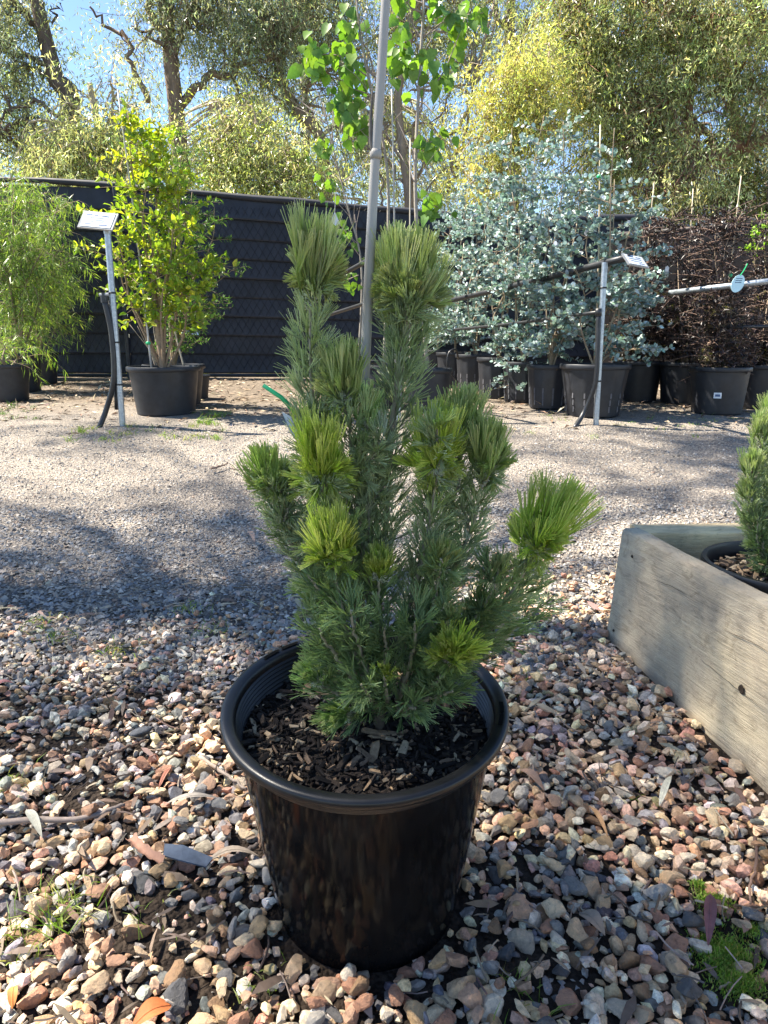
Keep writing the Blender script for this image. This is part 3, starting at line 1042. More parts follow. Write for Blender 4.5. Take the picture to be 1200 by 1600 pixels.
trunk_pts = [base_w - np.array([0, 0, 0.02]), base_w + np.array([0.003, 0, 0.05]), base_w + np.array([-0.004, 0.004, 0.12])]
MB().tube(spline(trunk_pts, 10), np.linspace(0.010, 0.007, 10), 10, (0.12, 0.09, 0.06)).build('stem', M['twig'], bush, smooth=True)
b0 = base_w
j1 = bp(590, 1010); j2 = bp(560, 980); j3 = bp(630, 990)
SH = [
    # tip..base in photograph pixels, depth offset, new growth length, flush palette, old start, width
    ([(490, 322), (488, 450), (484, 560), (498, 700), (530, 850), (575, 1010)], -0.01, 0.125, NEW, 0.10, OLD, 1.16),
    ([(662, 360), (650, 470), (630, 560), (612, 700), (600, 860), (590, 1010)], 0.03, 0.120, NEW, 0.10, OLD, 1.15),
    ([(613, 352), (622, 450), (625, 540), (610, 680)], 0.045, 0.085, NEW, 0.25, OLD, 0.95),
    ([(540, 530), (545, 640), (555, 760), (580, 960)], -0.035, 0.075, NEW, 0.15, OLD, 0.85),
    ([(577, 598), (572, 680), (575, 780), (590, 980)], -0.03, 0.050, OLD * np.array([1.2, 1.35, 0.9]), 0.15, OLD, 0.85),
    ([(500, 645), (502, 740), (510, 850), (540, 980)], -0.075, 0.085, YEL, 0.12, OLD, 0.95),
    ([(412, 690), (425, 760), (455, 850), (500, 930), (555, 1030)], -0.02, 0.060, NEW * np.array([.9, 1, .7]), 0.12, OLD, 0.82),
    ([(437, 720), (440, 770), (465, 860)], 0.0, 0.035, NEW * np.array([.9, 1, .7]), 0.2, DEEP, 0.7),
    ([(733, 598), (722, 690), (705, 800), (660, 930), (620, 1040)], 0.02, 0.075, NEW, 0.12, OLD, 0.85),
    ([(690, 628), (684, 720), (668, 830), (630, 990)], -0.05, 0.085, YEL, 0.12, OLD, 0.95),
    ([(768, 650), (757, 730), (738, 820), (690, 930), (630, 1050)], -0.01, 0.075, NEW * np.array([.92, 1, .8]), 0.12, OLD, 0.85),
    ([(884, 752), (850, 835), (812, 905), (745, 985), (640, 1070)], 0.0, 0.098, YEL * np.array([.95, .97, 1.0]), 0.12, OLD, 1.0),
    ([(520, 792), (524, 880), (540, 980), (575, 1070)], -0.10, 0.075, YEL, 0.12, DEEP, 0.9),
    ([(590, 862), (592, 930), (598, 1030)], -0.08, 0.045, YEL * .9, 0.15, DEEP, 0.85),
    ([(690, 838), (684, 910), (655, 1010), (620, 1080)], -0.06, 0.045, NEW * .9, 0.12, DEEP, 0.85),
    ([(790, 862), (765, 930), (710, 1010), (640, 1080)], -0.03, 0.030, NEW * .85, 0.15, DEEP, 0.85),
    ([(712, 985), (702, 1040), (660, 1085)], -0.13, 0.060, YEL, 0.10, DEEP, 0.85),
    ([(600, 1040), (603, 1080), (610, 1110)], -0.15, 0.022, YEL * .85, 0.1, DEEP, 0.6),
    ([(478, 1040), (505, 1070), (560, 1100)], -0.08, 0.040, NEW * np.array([.6, .8, .7]), 0.12, DEEP, 0.9),
    ([(515, 1120), (545, 1115), (590, 1105)], -0.12, 0.045, NEW * np.array([.55, .75, .6]), 0.12, DEEP, 0.85),
    ([(760, 925), (735, 985), (680, 1050), (625, 1095)], -0.02, 0.02, NEW * .7, 0.1, DEEP, 0.9),
    ([(705, 945), (690, 1000), (640, 1070)], -0.09, 0.02, NEW * .75, 0.1, DEEP, 0.85),
    # lower and inner branches, their shade put into the DEEP greens
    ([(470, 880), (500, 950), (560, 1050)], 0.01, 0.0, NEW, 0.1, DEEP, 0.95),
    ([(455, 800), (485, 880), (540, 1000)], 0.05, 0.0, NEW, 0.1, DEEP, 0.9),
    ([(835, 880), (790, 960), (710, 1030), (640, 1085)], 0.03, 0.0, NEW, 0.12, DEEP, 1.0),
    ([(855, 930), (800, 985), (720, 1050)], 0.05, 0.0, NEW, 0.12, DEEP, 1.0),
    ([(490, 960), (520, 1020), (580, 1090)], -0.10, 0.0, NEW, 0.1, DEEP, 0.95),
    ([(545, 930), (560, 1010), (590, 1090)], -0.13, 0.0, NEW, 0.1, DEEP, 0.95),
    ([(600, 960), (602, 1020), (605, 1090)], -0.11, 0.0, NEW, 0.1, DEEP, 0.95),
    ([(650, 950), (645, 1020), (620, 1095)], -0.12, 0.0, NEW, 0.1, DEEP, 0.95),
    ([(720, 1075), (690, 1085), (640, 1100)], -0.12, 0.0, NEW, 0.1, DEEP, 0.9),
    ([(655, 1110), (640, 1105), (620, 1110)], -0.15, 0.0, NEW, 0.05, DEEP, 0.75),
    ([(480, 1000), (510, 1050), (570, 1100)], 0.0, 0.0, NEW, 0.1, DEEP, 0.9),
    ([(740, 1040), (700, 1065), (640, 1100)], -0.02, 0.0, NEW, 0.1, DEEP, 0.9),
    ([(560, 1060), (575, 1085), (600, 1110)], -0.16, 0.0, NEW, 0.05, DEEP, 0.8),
]
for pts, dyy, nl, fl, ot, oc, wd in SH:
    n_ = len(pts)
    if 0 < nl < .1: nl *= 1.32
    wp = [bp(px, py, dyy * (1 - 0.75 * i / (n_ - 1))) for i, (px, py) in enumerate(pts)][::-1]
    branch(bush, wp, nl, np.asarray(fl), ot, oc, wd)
    if nl >= .075:
        # lesser brushes round the waist of the big ones
        tp_ = wp[-1]; dn = nrm(wp[-2] - tp_)
        wst = tp_ + dn * nl
        for a_ in range(4 if nl > .1 else 2):
            az = rng.uniform(0, 6.283)
            o_ = np.array([math.cos(az), math.sin(az), 0])
            L = nl * rng.uniform(.45, .68)
            branch(bush, [wst + dn * .012, wst + o_ * .010 - dn * .2 * L, wst + o_ * nl * .25 - dn * L], L * .85, np.asarray(fl), .3, oc, .7, .002)
# many short side shoots fill the older wood
for pts, dyy, nl, fl, ot, oc, wd in SH[:24]:
    n_ = len(pts)
    wp = np.array([bp(px, py, dyy * (1 - 0.75 * i / (n_ - 1))) for i, (px, py) in enumerate(pts)][::-1])
    path = spline(wp, 30)
    for _ in range(2 if n_ > 3 else 0):
        i = rng.integers(9, 22)
        p = path[i]; T = nrm(path[i + 1] - path[i - 1])
        o_ = nrm(np.cross(T, rng.normal(size=3)))
        L = rng.uniform(0.05, 0.10)
        q = p + nrm(T * 0.9 + o_ * 0.75) * L * 0.5
        e = q + nrm(T * 1.1 + o_ * 0.35) * L * 0.5
        if abs(e[0] - .02) > .21: continue
        branch(bush, [p, q, e], 0.016 if rng.random() < 0.15 else 0.0, OLD * np.array([1.5, 1.6, 0.9]), 0.08, oc, 0.75, 0.0022)

# bamboo stake through the bush
st0 = OT + RT @ np.array([-0.012, 0.03, SZ - 0.05])
stake_px = [(566, 700), (571, 560), (578, 400), (587, 240), (596, 110), (606, -60), (613, -180)]
sp_pts = [st0] + [W(px, py, 1.12 - 0.0 * i) for i, (px, py) in enumerate(stake_px)]
sp_path = spline(sp_pts, 40)
st = thing('bamboo_stake', 'grey bamboo stake with a knuckle standing through the foreground bush', 'stake', tuple(st0))
cum = np.concatenate([[0], np.cumsum(np.linalg.norm(np.diff(sp_path, axis=0), axis=1))])
rad = np.interp(cum, [0, cum[-1] * .55, cum[-1]], [0.0072, 0.0077, 0.0057])
node_i = int(np.argmin(np.abs(sp_path[:, 2] - W(587, 243, 1.12)[2])))
scane = np.array([(0.40, 0.345, 0.265) if z < W(570, 640, 1.12)[2] else (0.40, 0.375, 0.34) for z in sp_path[:, 2]])
scane[sp_path[:, 2] < W(565, 700, 1.12)[2] - .1] = (0.36, 0.27, 0.17)
MB().tube(sp_path, rad, 16, scane).build('cane', M['cane'], st, smooth=True)
npos = W(587, 242, 1.12); ax = nrm(sp_path[node_i + 1] - sp_path[node_i - 1])
MB().tube([npos - ax * .006, npos - ax * .002, npos, npos + ax * .003, npos + ax * .007], [0.0077, 0.0086, 0.0090, 0.0083, 0.0075], 16, (0.36, 0.33, 0.29)).build('knuckle', M['cane'], st, smooth=True)
MB().tube(spline([W(583, 242, 1.118), W(579, 215, 1.119), W(580, 175, 1.121), W(582, 138, 1.123)], 8), [0.0035, 0.003, 0.0026, 0.0012], 6, (0.16, 0.14, 0.12)).build('side_spur', M['twig'], st, smooth=True)

# nursery tag with a green loop in the bush
tg = thing('plant_tag', 'white plant tag with a bright green plastic loop hanging in the foreground bush', 'tag', tuple(W(458, 650, BY)))
a_, b_ = W(411, 602, BY - .01), W(462, 646, BY)
MB().tube([a_, (a_ + b_) / 2 + np.array([0.003, 0, 0.003]), b_], [0.0034, 0.0038, 0.0034], 6, (0, 0.4, 0.15)).build('loop', M['green_tie'], tg, smooth=True)
q = [W(440, 643, BY - .005), W(462, 655, BY - .004), W(466, 692, BY - .006), W(452, 672, BY - .008)]
q = np.array(q); q2 = q + np.array([0, 0.001, 0])
MB().add(np.vstack([q, q2]), [[[0, 1, 2, 3], [7, 6, 5, 4], [0, 4, 5, 1], [1, 5, 6, 2], [2, 6, 7, 3], [3, 7, 4, 0]]]).build('card', M['white_plastic'], tg)

# ------------------------------------------------------------------ timber planter
def board(mb, p0, p1, nrm_in, thick, z0f, z1f, n=36, wob=0.0025, rnd=0.006, lean=0.0):
    """a sleeper from p0 to p1 (plan), inner side along nrm_in, z from z0f to z1f"""
    V = []
    for i in range(n):
        t = i / (n - 1)
        p = p0 * (1 - t) + p1 * t
        lo, hi = z0f(t), z1f(t)
        e = rnd
        sec = [(0, lo), (0, lo + (hi - lo) * .33), (0, lo + (hi - lo) * .66), (0, hi - e * 1.6), (e * .5, hi - e * .5), (e * 1.6, hi), (thick * .5, hi + .001), (thick - e * 1.6, hi), (thick - e * .5, hi - e * .5), (thick, hi - e * 1.6), (thick, lo + (hi - lo) * .5), (thick, lo)]
        for k, (d, z) in enumerate(sec):
            w = wob * (math.sin(t * 23 + k * 1.9) * 0.5 + math.sin(t * 61 + k * 2.7) * 0.35 + rng.normal(0, 0.25))
            q = p + nrm_in * (d + w + lean * (z - lo) / max(hi - lo, .01))
            V.append([q[0], q[1], z + w * 0.8])
    m = 12
    F = [[i * m + j, i * m + (j + 1) % m, (i + 1) * m + (j + 1) % m, (i + 1) * m + j] for i in range(n - 1) for j in range(m)]
    mb.add(V, [np.array(F), np.arange(m)[::-1][None], (np.arange(m) + (n - 1) * m)[None]])


pa = float(gz(PL_A[1])); ztA = W(971, 826, PL_A[1])[2]
yB = PL_A[1] + PL_D[1] * 0.6
rotp = math.atan2(PL_D[1], PL_D[0])
planter = thing('timber_planter', 'weathered grey timber sleeper planter box on the gravel at right', 'planter', (PL_A[0], PL_A[1], pa), rot=(0, 0, rotp))
LEN = 1.75
zt = lambda t: ztA - 0.022 * t * LEN
zb = lambda t: float(gz(PL_A[1] + PL_D[1] * LEN * t)) - 0.03
m_ = MB(); board(m_, PL_A, PL_A + PL_D * LEN, PL_N, 0.052, zb, zt, lean=.03)
side = m_.build('board', M['timber'], planter, smooth=True, angle=40)
tag(side, 'weathered grey long side board')
FD = nrm(np.array([1.0, 0.035]))
fs = PL_A + PL_N * 0.085 - PL_D * 0.06
m_ = MB(); board(m_, fs, fs + FD * 1.5, np.array([FD[1], -FD[0]]), 0.115, lambda t: pa - .02, lambda t: ztA - .004, 30, 0.0012, .004)
tag(m_.build('board', M['timber_new'], planter, smooth=True, angle=40), 'yellowish pine end board')
fs2 = PL_A + PL_N * 1.42
m_ = MB(); board(m_, fs2 + PL_D * .06, fs2 + PL_D * LEN, PL_N, 0.05, zb, zt)
m_.build('board', M['timber'], planter, smooth=True, angle=40)
# bolt holes and a knot on the outer face
M['dark_hole'] = plain('dark_knot', (0.03, 0.022, 0.016), 0.8, 0, 0.2)
for (px, py, rr) in ((976, 870, .0038), (957, 985, .0035), (1152, 1078, .0082)):
    d = ray(px, py)
    # intersect the ray with the outer face
    n3 = np.array([PL_N[0], PL_N[1], 0]); a3 = np.array([PL_A[0], PL_A[1], 0])
    t = ((a3 - CAM) @ n3) / (d @ n3)
    c = CAM + d * t; c = c - d * (.03 * np.clip((c[2] - pa) / (ztA - pa), 0, 1) * 0) + n3 * (.03 * (c[2] - pa + .03) / (ztA - pa + .03)) - n3 * .0035
    aa = np.linspace(0, 2 * math.pi, 10, endpoint=False)
    u3 = np.array([PL_D[0], PL_D[1], 0]); z3 = np.array([0, 0, 1.0])
    ring = lambda r, o: np.array([c + n3 * o + (u3 * math.cos(q) * r * rng.uniform(.8, 1.2) + z3 * math.sin(q) * r * rng.uniform(.8, 1.2)) for q in aa])
    V = np.vstack([ring(rr * 1.3, .002), ring(rr, 0), c[None] + n3 * .001])
    i = np.arange(10); j = (i + 1) % 10
    MB().add(V, [np.stack([i, j, j + 10, i + 10], -1), np.stack([i + 10, j + 10, np.full(10, 20)], -1)]).build('bolt_hole' if rr < .008 else 'knot', M['dark_hole'], side)

def on_face(px, py, off=-.003):
    d = ray(px, py); n3 = np.array([PL_N[0], PL_N[1], 0]); a3 = np.array([PL_A[0], PL_A[1], 0])
    c = CAM + d * (((a3 - CAM) @ n3) / (d @ n3))
    return c + n3 * (.03 * (c[2] - pa + .03) / (ztA - pa + .03) + off)


for cr in ([(1088, 1030), (1112, 1049), (1138, 1070), (1165, 1092), (1186, 1106)], [(1010, 905), (1040, 918), (1062, 931)], [(1085, 1150), (1110, 1172), (1150, 1203), (1172, 1222)], [(1120, 985), (1160, 1003), (1190, 1021)]):
    q = spline([on_face(a, b) for a, b in cr], 14)
    q += rng.normal(0, .0006, q.shape)
    MB().tube(q, [.0002, .0007, .0006, .0007, .0002], 5).build('crack', M['dark_hole'], side)
# ground inside the planter
inner_c = PL_A + PL_N * .4
# pot in the planter with a second woolly bush
rim_y = 1.74
pc = W(1240, 880, rim_y)
ppH = pc[2] - float(gnd(pc[0], pc[1])) + .004
ppot, psoil = make_pot('black pot of bark chips standing inside the timber planter', pc[:2], 0.215, 0.16, ppH, 0, None, 'pot_rim', 0)
m_ = MB(); chips_on(m_, 0.178, lambda q: ppH * .885 + .012 * (1 - (q / .18) ** 2), 420, (pc[0], pc[1], float(gnd(pc[0], pc[1]))), .012, .04, 0.55)
m_.build('wood_chips', M['wood_chip'], [c for c in ppot.children if c.name.startswith('potting')][0], kind='stuff')
bush2 = thing('woolly_bush', 'second woolly bush cut by the right picture edge, in the timber planter', 'shrub', tuple(psoil))
MB().tube([psoil - np.array([0, 0, .02]), psoil + np.array([.0, 0, .05]), psoil + np.array([.005, 0, .12])], [.011, .009, .007], 8, (.2, .16, .11)).build('stem', M['twig'], bush2, smooth=True)
for px, py, dd, nl in ((1192, 640, -.02, .05), (1178, 700, -.04, .05), (1172, 745, -.03, .04), (1215, 610, .02, .06), (1250, 560, 0, .08), (1235, 650, -.06, .06), (1290, 640, .03, .06), (1188, 790, -.05, .0),
                       (1195, 830, -.04, .0), (1210, 720, .04, .03), (1275, 720, -.05, .04), (1240, 760, -.07, .03), (1200, 870, -.06, 0)):
    e = W(px, py, rim_y + dd)
    b_ = psoil + np.array([rng.normal(0, .01), rng.normal(0, .01), .02])
    mid = b_ * .45 + e * .55 + np.array([(e - b_)[0] * .25, 0, -.03])
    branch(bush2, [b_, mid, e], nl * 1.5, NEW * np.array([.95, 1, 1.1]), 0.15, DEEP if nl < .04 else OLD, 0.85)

# ------------------------------------------------------------------ boundary fence
fL = W(-320, 590, 9.4); fR = W(1010, 590, 9.2)
F0 = np.array([fL[0], fL[1]]); F1 = np.array([fR[0], fR[1]])
fd = nrm(F1 - F0); flen = np.linalg.norm(F1 - F0)
fence = thing('boundary_fence', 'dark charcoal board fence with chain wire behind the potted trees', 'fence', (F0[0], F0[1], float(gz(F0[1]))))
def fz_top(u):      # the top line falls to the right
    x = F0[0] + fd[0] * u
    return np.interp(x, [W(60, 280, 9.3)[0], W(580, 326, 9.3)[0], W(760, 346, 9.3)[0]], [W(60, 280, 9.3)[2], W(580, 326, 9.3)[2], W(760, 343, 9.3)[2]])
zbot = float(gz(9.3)) + 0.07
posts_u = np.linspace(0, flen, 6)
fn = np.array([fd[1], -fd[0]])        # faces the camera
NB = 9
for k in range(5):
    u0, u1 = posts_u[k] + .02, posts_u[k + 1] - .02
    for j in range(NB):
        V = []
        for (u, q) in ((u0, 0), (u1, 0)):
            zt0 = fz_top(u) - .03
            h = (zt0 - zbot) / NB
            lo, hi = zbot + j * h - .008, zbot + (j + 1) * h + .006
            p = F0 + fd * u
            lean = .036 * (.65 + .7 * abs(math.sin(k * 2.3 + j * 5.1)))
            for (dd, z) in ((.008, lo), (lean, lo + .004), (lean + .006, lo + .02), (.010, hi - .006), (.004, hi), (-.012, hi)):
                V.append([*(p + fn * dd), z])
        V = np.array(V)
        i = np.arange(6)
        Fq = np.stack([i, (i + 1) % 6, (i + 1) % 6 + 6, i + 6], -1)
        MB().add(V, [Fq, np.arange(6)[::-1][None], (np.arange(6) + 6)[None]]).build('fence_board', M['fence_sheet'], fence)
for u in posts_u:
    p = F0 + fd * u + fn * .05
    z1 = fz_top(u) + .02
    MB().tube([[*p, zbot - .14], [*p, z1]], .03, 10).build('post', M['black_soft'], fence, smooth=True, angle=40)
m_ = MB()
us = np.linspace(0, flen, 60)
m_.tube([[*(F0 + fd * u + fn * .012), fz_top(u) + .004 * math.sin(u * 5)] for u in us], [.036 + .005 * math.sin(u * 3.1 + 1) for u in us], 8)
m_.build('rolled_top', M['fence_sheet'], fence, smooth=True)
MB().tube([[*(F0 + fn * .05), zbot - .03], [*(F1 + fn * .05), zbot - .03]], .022, 8).build('bottom_rail', M['black_soft'], fence, smooth=True, angle=40)
m_ = MB()
pit = 0.095
Hn = 1.95
for sgn in (1, -1):
    for u in np.arange(-Hn, flen + Hn, pit):
        # straight diagonal, clipped to the fence
        ua, ub = (u, u + Hn * .62) if sgn > 0 else (u + Hn * .62, u)
        pts = []
        for t in (0, 1):
            uu = ua + (ub - ua) * t
            pts.append((uu, zbot + t * Hn))
        (x0, z0), (x1, z1) = pts
        if min(x0, x1) < 0 or max(x0, x1) > flen: continue
        tt = 1.0
        top_ = min(fz_top(x0), fz_top(x1)) - .02
        if z1 > top_:
            tt = (top_ - z0) / (z1 - z0); x1 = x0 + (x1 - x0) * tt; z1 = top_
        m_.tube([[*(F0 + fd * x0 + fn * .048), z0], [*(F0 + fd * x1 + fn * (.048 + .002 * sgn)), z1]], .0021, 4, cap=False)
m_.build('chain_wire', M['wire'], fence, kind='stuff')

# ------------------------------------------------------------------ brown shed-like fence at the right back
sL = W(940, 372, 8.8); sR = W(1420, 360, 7.6)
M['brown_sheet'] = plain('dark_brown_sheet', (0.020, 0.016, 0.015), 0.6, 0, 0.3, 5, 0.25)
bf = thing('back_fence', 'dark brown panel fence behind the purple hedge at right', 'fence', (sL[0], sL[1], float(gz(sL[1]))))
S0 = sL[:2]; S1 = sR[:2]; sd_ = nrm(S1 - S0); sn_ = np.array([sd_[1], -sd_[0]]); sl_ = np.linalg.norm(S1 - S0)
npan = 7
for k in range(npan):
    u = sl_ * (k + .5) / npan
    p = S0 + sd_ * u
    z0 = float(gz(p[1])) - .03; z1 = sL[2] + .01 * k
    MB().box((p[0], p[1], (z0 + z1) / 2), (sl_ / npan + .004, .04 + .006 * (k % 2), z1 - z0), rotz(math.atan2(sd_[1], sd_[0])), bev=.006).build('panel', M['brown_sheet'], bf)
MB().tube([[*S0, sL[2] + .02], [*S1, sL[2] + .09]], .03, 8).build('top_rail', M['brown_sheet'], bf, smooth=True)

# ------------------------------------------------------------------ foliage generators
def jit(cols, n, s=0.18):
    cols = np.asarray(cols, float)
    return cols[rng.integers(0, len(cols), n)] * np.exp(rng.normal(0, s, (n, 1))) * np.exp(rng.normal(0, 0.05, (n, 3)))


def twig_crown(root, stems, n_twig, leaves_per, Ltwig, leafL, leafW, cols, shape, mat, rise=0.5, droop=0.0, bark=(.25, .19, .13), tr=0.003, part='crown', spread=1.0, up=0.3, as_parts=0, crownpart=True, tmin=.15):
    """twigs with leaves set along a list of stem polylines; returns nothing"""
    lm = MB(); tm = MB()
    P_, D_, N_, L_, W_ = [], [], [], [], []
    for _ in range(n_twig):
        path = stems[rng.integers(0, len(stems))]
        i = int((tmin + (1 - tmin) * rng.random() ** .8) * (len(path) - 1))
        p = path[i]
        th = rng.uniform(0, 2 * math.pi)
        d0 = np.array([math.cos(th) * spread, math.sin(th) * spread, rng.normal(rise, .3)])
        d0 = nrm(d0)
        L = Ltwig * rng.uniform(.5, 1.2)
        d1 = nrm(d0 + np.array([0, 0, -droop]))
        q = p + d0 * L * .5; e = q + d1 * L * .5
        tw = spline([p, q, e], 7)
        tm.tube(tw, np.linspace(tr, tr * .35, 7), 4, bark, cap=False)
        n = leaves_per
        t = rng.uniform(.15, 1.0, n)
        k = t * 6
        ki = np.minimum(k.astype(int), 5); fr = (k - ki)[:, None]
        pos = tw[ki] * (1 - fr) + tw[ki + 1] * fr
        T = nrm(tw[ki + 1] - tw[ki])
        o = nrm(np.cross(T, rng.normal(size=(n, 3))))
        dd = nrm(T * .5 + o + np.array([0, 0, up]))
        P_.append(pos); D_.append(dd); N_.append(nrm(rng.normal(size=(n, 3)) * .6 + np.array([0, 0, 1])))
    P_ = np.concatenate(P_); D_ = np.concatenate(D_); N_ = np.concatenate(N_)
    n = len(P_)
    Ls = leafL * rng.uniform(.5, 1.3, n); Ws = leafW * rng.uniform(.75, 1.15, n)
    C = jit(cols, n)
    tm.build('twigs', M['twig'], root, kind='stuff')
    idx = np.arange(n)
    if as_parts:
        # those nearest the camera are leaves of their own
        o = np.argsort(P_[:, 1])[:as_parts * 2]
        pick = rng.choice(o, as_parts, replace=False)
        tv, tf = LEAF[shape]
        mats = []
        protos = []
        for c in C[pick[:10]]:
            me_o = MB().leaves(np.zeros((1, 3)), np.array([[1., 0, 0]]), np.array([[0., 0, 1]]), 1.0, leafW / leafL, c, shape)
            tmp = me_o.build('leaf', mat)
            protos.append(tmp.data)
            bpy.data.objects.remove(tmp)
        loc0 = FRAME[root.name][0]
        for k_, i in enumerate(pick):
            ob = bpy.data.objects.new('leaf', protos[k_ % len(protos)])
            d = nrm(D_[i]); sd = nrm(np.cross(d, N_[i])); nn = np.cross(sd, d)
            Mx = Matrix(((d[0], sd[0], nn[0]), (d[1], sd[1], nn[1]), (d[2], sd[2], nn[2]))).to_4x4()
            Mx = Matrix.Translation(Vector(P_[i] - loc0)) @ Mx @ Matrix.Scale(Ls[i], 4)
            COL.objects.link(ob)
            ob.parent = root
            ob.matrix_local = Mx
        keep = np.ones(n, bool); keep[pick] = False
        idx = idx[keep]
    lm.leaves(P_[idx], D_[idx], N_[idx], Ls[idx], Ws[idx], C[idx], shape)
    lm.build(part, mat, root, kind='stuff')


def stems_from(base, tips, r0, n=14, bend=0.06):
    out = []
    for tpt in tips:
        m1 = base * .66 + tpt * .34 + rng.normal(0, bend, 3) * np.array([1, 1, .3]) + np.array([0, 0, .1 * np.linalg.norm(tpt - base)])
        m2 = base * .3 + tpt * .7 + rng.normal(0, bend, 3) * np.array([1, 1, .3]) + np.array([0, 0, .05 * np.linalg.norm(tpt - base)])
        out.append(spline([base, m1, m2, tpt], n))
    return out


def stem_mesh(root, stems, r0, r1, col, name='stem', sides=7):
    for p in stems:
        MB().tube(p, np.linspace(r0, r1, len(p)), sides, col).build(name, M['twig'], root, smooth=True)


def cane(label, p0, p1, r=.006, col=(.42, .36, .26), ties=()):
    o = thing('bamboo_stake', label, 'stake', tuple(p0))
    mid = (p0 + p1) / 2 + rng.normal(0, .008, 3)
    pth = spline([p0, mid, p1], 10)
    MB().tube(pth, np.linspace(r, r * .75, 10), 8, col).build('cane', M['cane'], o, smooth=True)
    for t in ties:
        c = p0 * (1 - t) + p1 * t
        MB().lathe([(r * 1.7, -.012), (r * 2.4, -.006), (r * 2.4, .006), (r * 1.7, .012)], 10, org=c).build('tie', M['green_tie'], o, smooth=True)
    return o


# ------------------------------------------------------------------ left: staked tree in a wide pot
c = G(249, 652)
potL, soilL = make_pot('wide black tub of the yellow-green staked tree behind the sign pole', (c[0], c[1] + .2), .285, .225, .375, 0, None, 'black_soft', 90)
yL = c[1] + .2
myr = thing('crepe_tree', 'young tree with bright yellow-green leaves staked in the wide black tub', 'tree', tuple(soilL))
tips = [W(200, 175, yL), W(245, 200, yL + .1), W(265, 250, yL), W(170, 330, yL - .1), W(300, 320, yL + .1), W(325, 400, yL + .05), W(185, 400, yL - .15), W(270, 330, yL - .2), W(230, 280, yL - .1), W(300, 450, yL - .1)]
stL = stems_from(soilL - np.array([0, 0, .02]), tips, .02, bend=.05)
MB().tube(spline([soilL - np.array([0, 0, .03]), W(245, 500, yL), W(236, 400, yL)], 12), np.linspace(.028, .018, 12), 9, (.30, .22, .15)).build('trunk', M['twig'], myr, smooth=True)
stem_mesh(myr, stL, .011, .003, (.28, .20, .13), 'branch')
twig_crown(myr, stL, 230, 13, .30, .058, .034, [(.20, .30, .035), (.26, .36, .04), (.34, .42, .05), (.15, .25, .035), (.42, .46, .05)], 'ovate', M['leaf'], .3, .2, as_parts=240, tmin=.3)
twig_crown(myr, [p[-5:] for p in stL[:3]], 40, 12, .2, .05, .03, [(.42, .48, .04), (.5, .5, .05), (.36, .42, .04)], 'ovate', M['leaf'], .5, .1, part='young_leaves', tmin=.1)
cane('thin bamboo stake tied with green to the yellow-green tree', soilL + np.array([-.07, -.08, -.02]), W(184, 140, yL - .05), .008, (.45, .43, .40), (.33, .12))
cane('short pale bamboo stake at the right of the tub behind the sign pole', soilL + np.array([.1, .25, 0]), W(264, 470, yL + .3), .007, (.45, .40, .32))

pb, sb = make_pot('black tub half hidden behind the wide black tub', (W(272, 580, c[1] + .8)[0], c[1] + .8), .27, .21, .36, 0, None, 'black_soft', 70)
fer = thing('feathery_tree', 'dark green fine-leaved tree behind the yellow-green staked tree', 'tree', tuple(sb))
tips = [W(330, 395, yL + .5), W(375, 412, yL + .45), W(335, 320, yL + .5), W(285, 190, yL + .6), W(300, 300, yL + .5), W(320, 470, yL + .5), W(255, 260, yL + .6)]
stf = stems_from(sb, tips, .015, bend=.06)
MB().tube(spline([sb, sb + np.array([.0, 0, .4]), W(262, 400, yL + .6)], 10), np.linspace(.026, .015, 10), 8, (.25, .19, .13)).build('trunk', M['twig'], fer, smooth=True)
stem_mesh(fer, stf, .009, .002, (.2, .16, .1), 'branch')
twig_crown(fer, stf, 190, 24, .24, .045, .011, [(.06, .13, .04), (.09, .18, .05), (.12, .22, .06)], 'diamond', M['leaf'], .2, .1)
pb2, sb2 = make_pot('small black pot at the back right of the tubs, under the staked label', (W(306, 580, c[1] + 1.3)[0], c[1] + 1.3), .13, .1, .22, 0, None, 'black_soft', 30)
# dry twiggy prunings in the tub
dr = thing('dry_branch', 'bare pale forked branch sticking out of the tub beside the sign pole', 'branch', tuple(sb))
for k_ in range(7):
    b_ = sb + np.array([rng.uniform(-.18, 0), rng.uniform(-.1, .05), 0])
    e = b_ + np.array([rng.uniform(-.2, .1), rng.uniform(-.1, .1), rng.uniform(.2, .5)])
    MB().tube(spline([b_, (b_ + e) / 2 + rng.normal(0, .03, 3), e], 8), np.linspace(.006, .002, 8), 5, (.35, .30, .24)).build('twig', M['twig'], dr, smooth=True)


# ------------------------------------------------------------------ sign cards
def sign_card(parent, centre, wv, hv, lines, frame=True, depth=.012):
    """a card spanned by the vectors wv (width) and hv (height)"""
    n3 = nrm(np.cross(wv, hv))
    if n3 @ (CAM - centre) < 0: n3 = -n3
    def slab(name, cx, cy, sx, sy, t0, t1, mat, par):
        V = []
        for t in (t0, t1):
            for (a, b_) in ((-1, -1), (1, -1), (1, 1), (-1, 1)):
                V.append(centre + wv * (cx + a * sx / 2) + hv * (cy + b_ * sy / 2) + n3 * t)
        return MB().add(np.array(V), [[[3, 2, 1, 0], [4, 5, 6, 7], [0, 1, 5, 4], [1, 2, 6, 5], [2, 3, 7, 6], [3, 0, 4, 7]]]).build(name, mat, par)
    back = slab('sign_back', 0, 0, 1, 1, -depth, 0, M['grey_frame'] if frame else M['white_plastic'], parent)
    card = slab('sign_card', 0, 0, .86 if frame else .9, .86 if frame else .9, .001, .003, M['white_plastic'], back) if frame else back
    for (cx, cy, sx, sy) in lines:
        slab('print_line', cx, cy, sx, sy, .0032 if frame else .0005, .004 if frame else .0013, M['print_blue'], back)
    return back


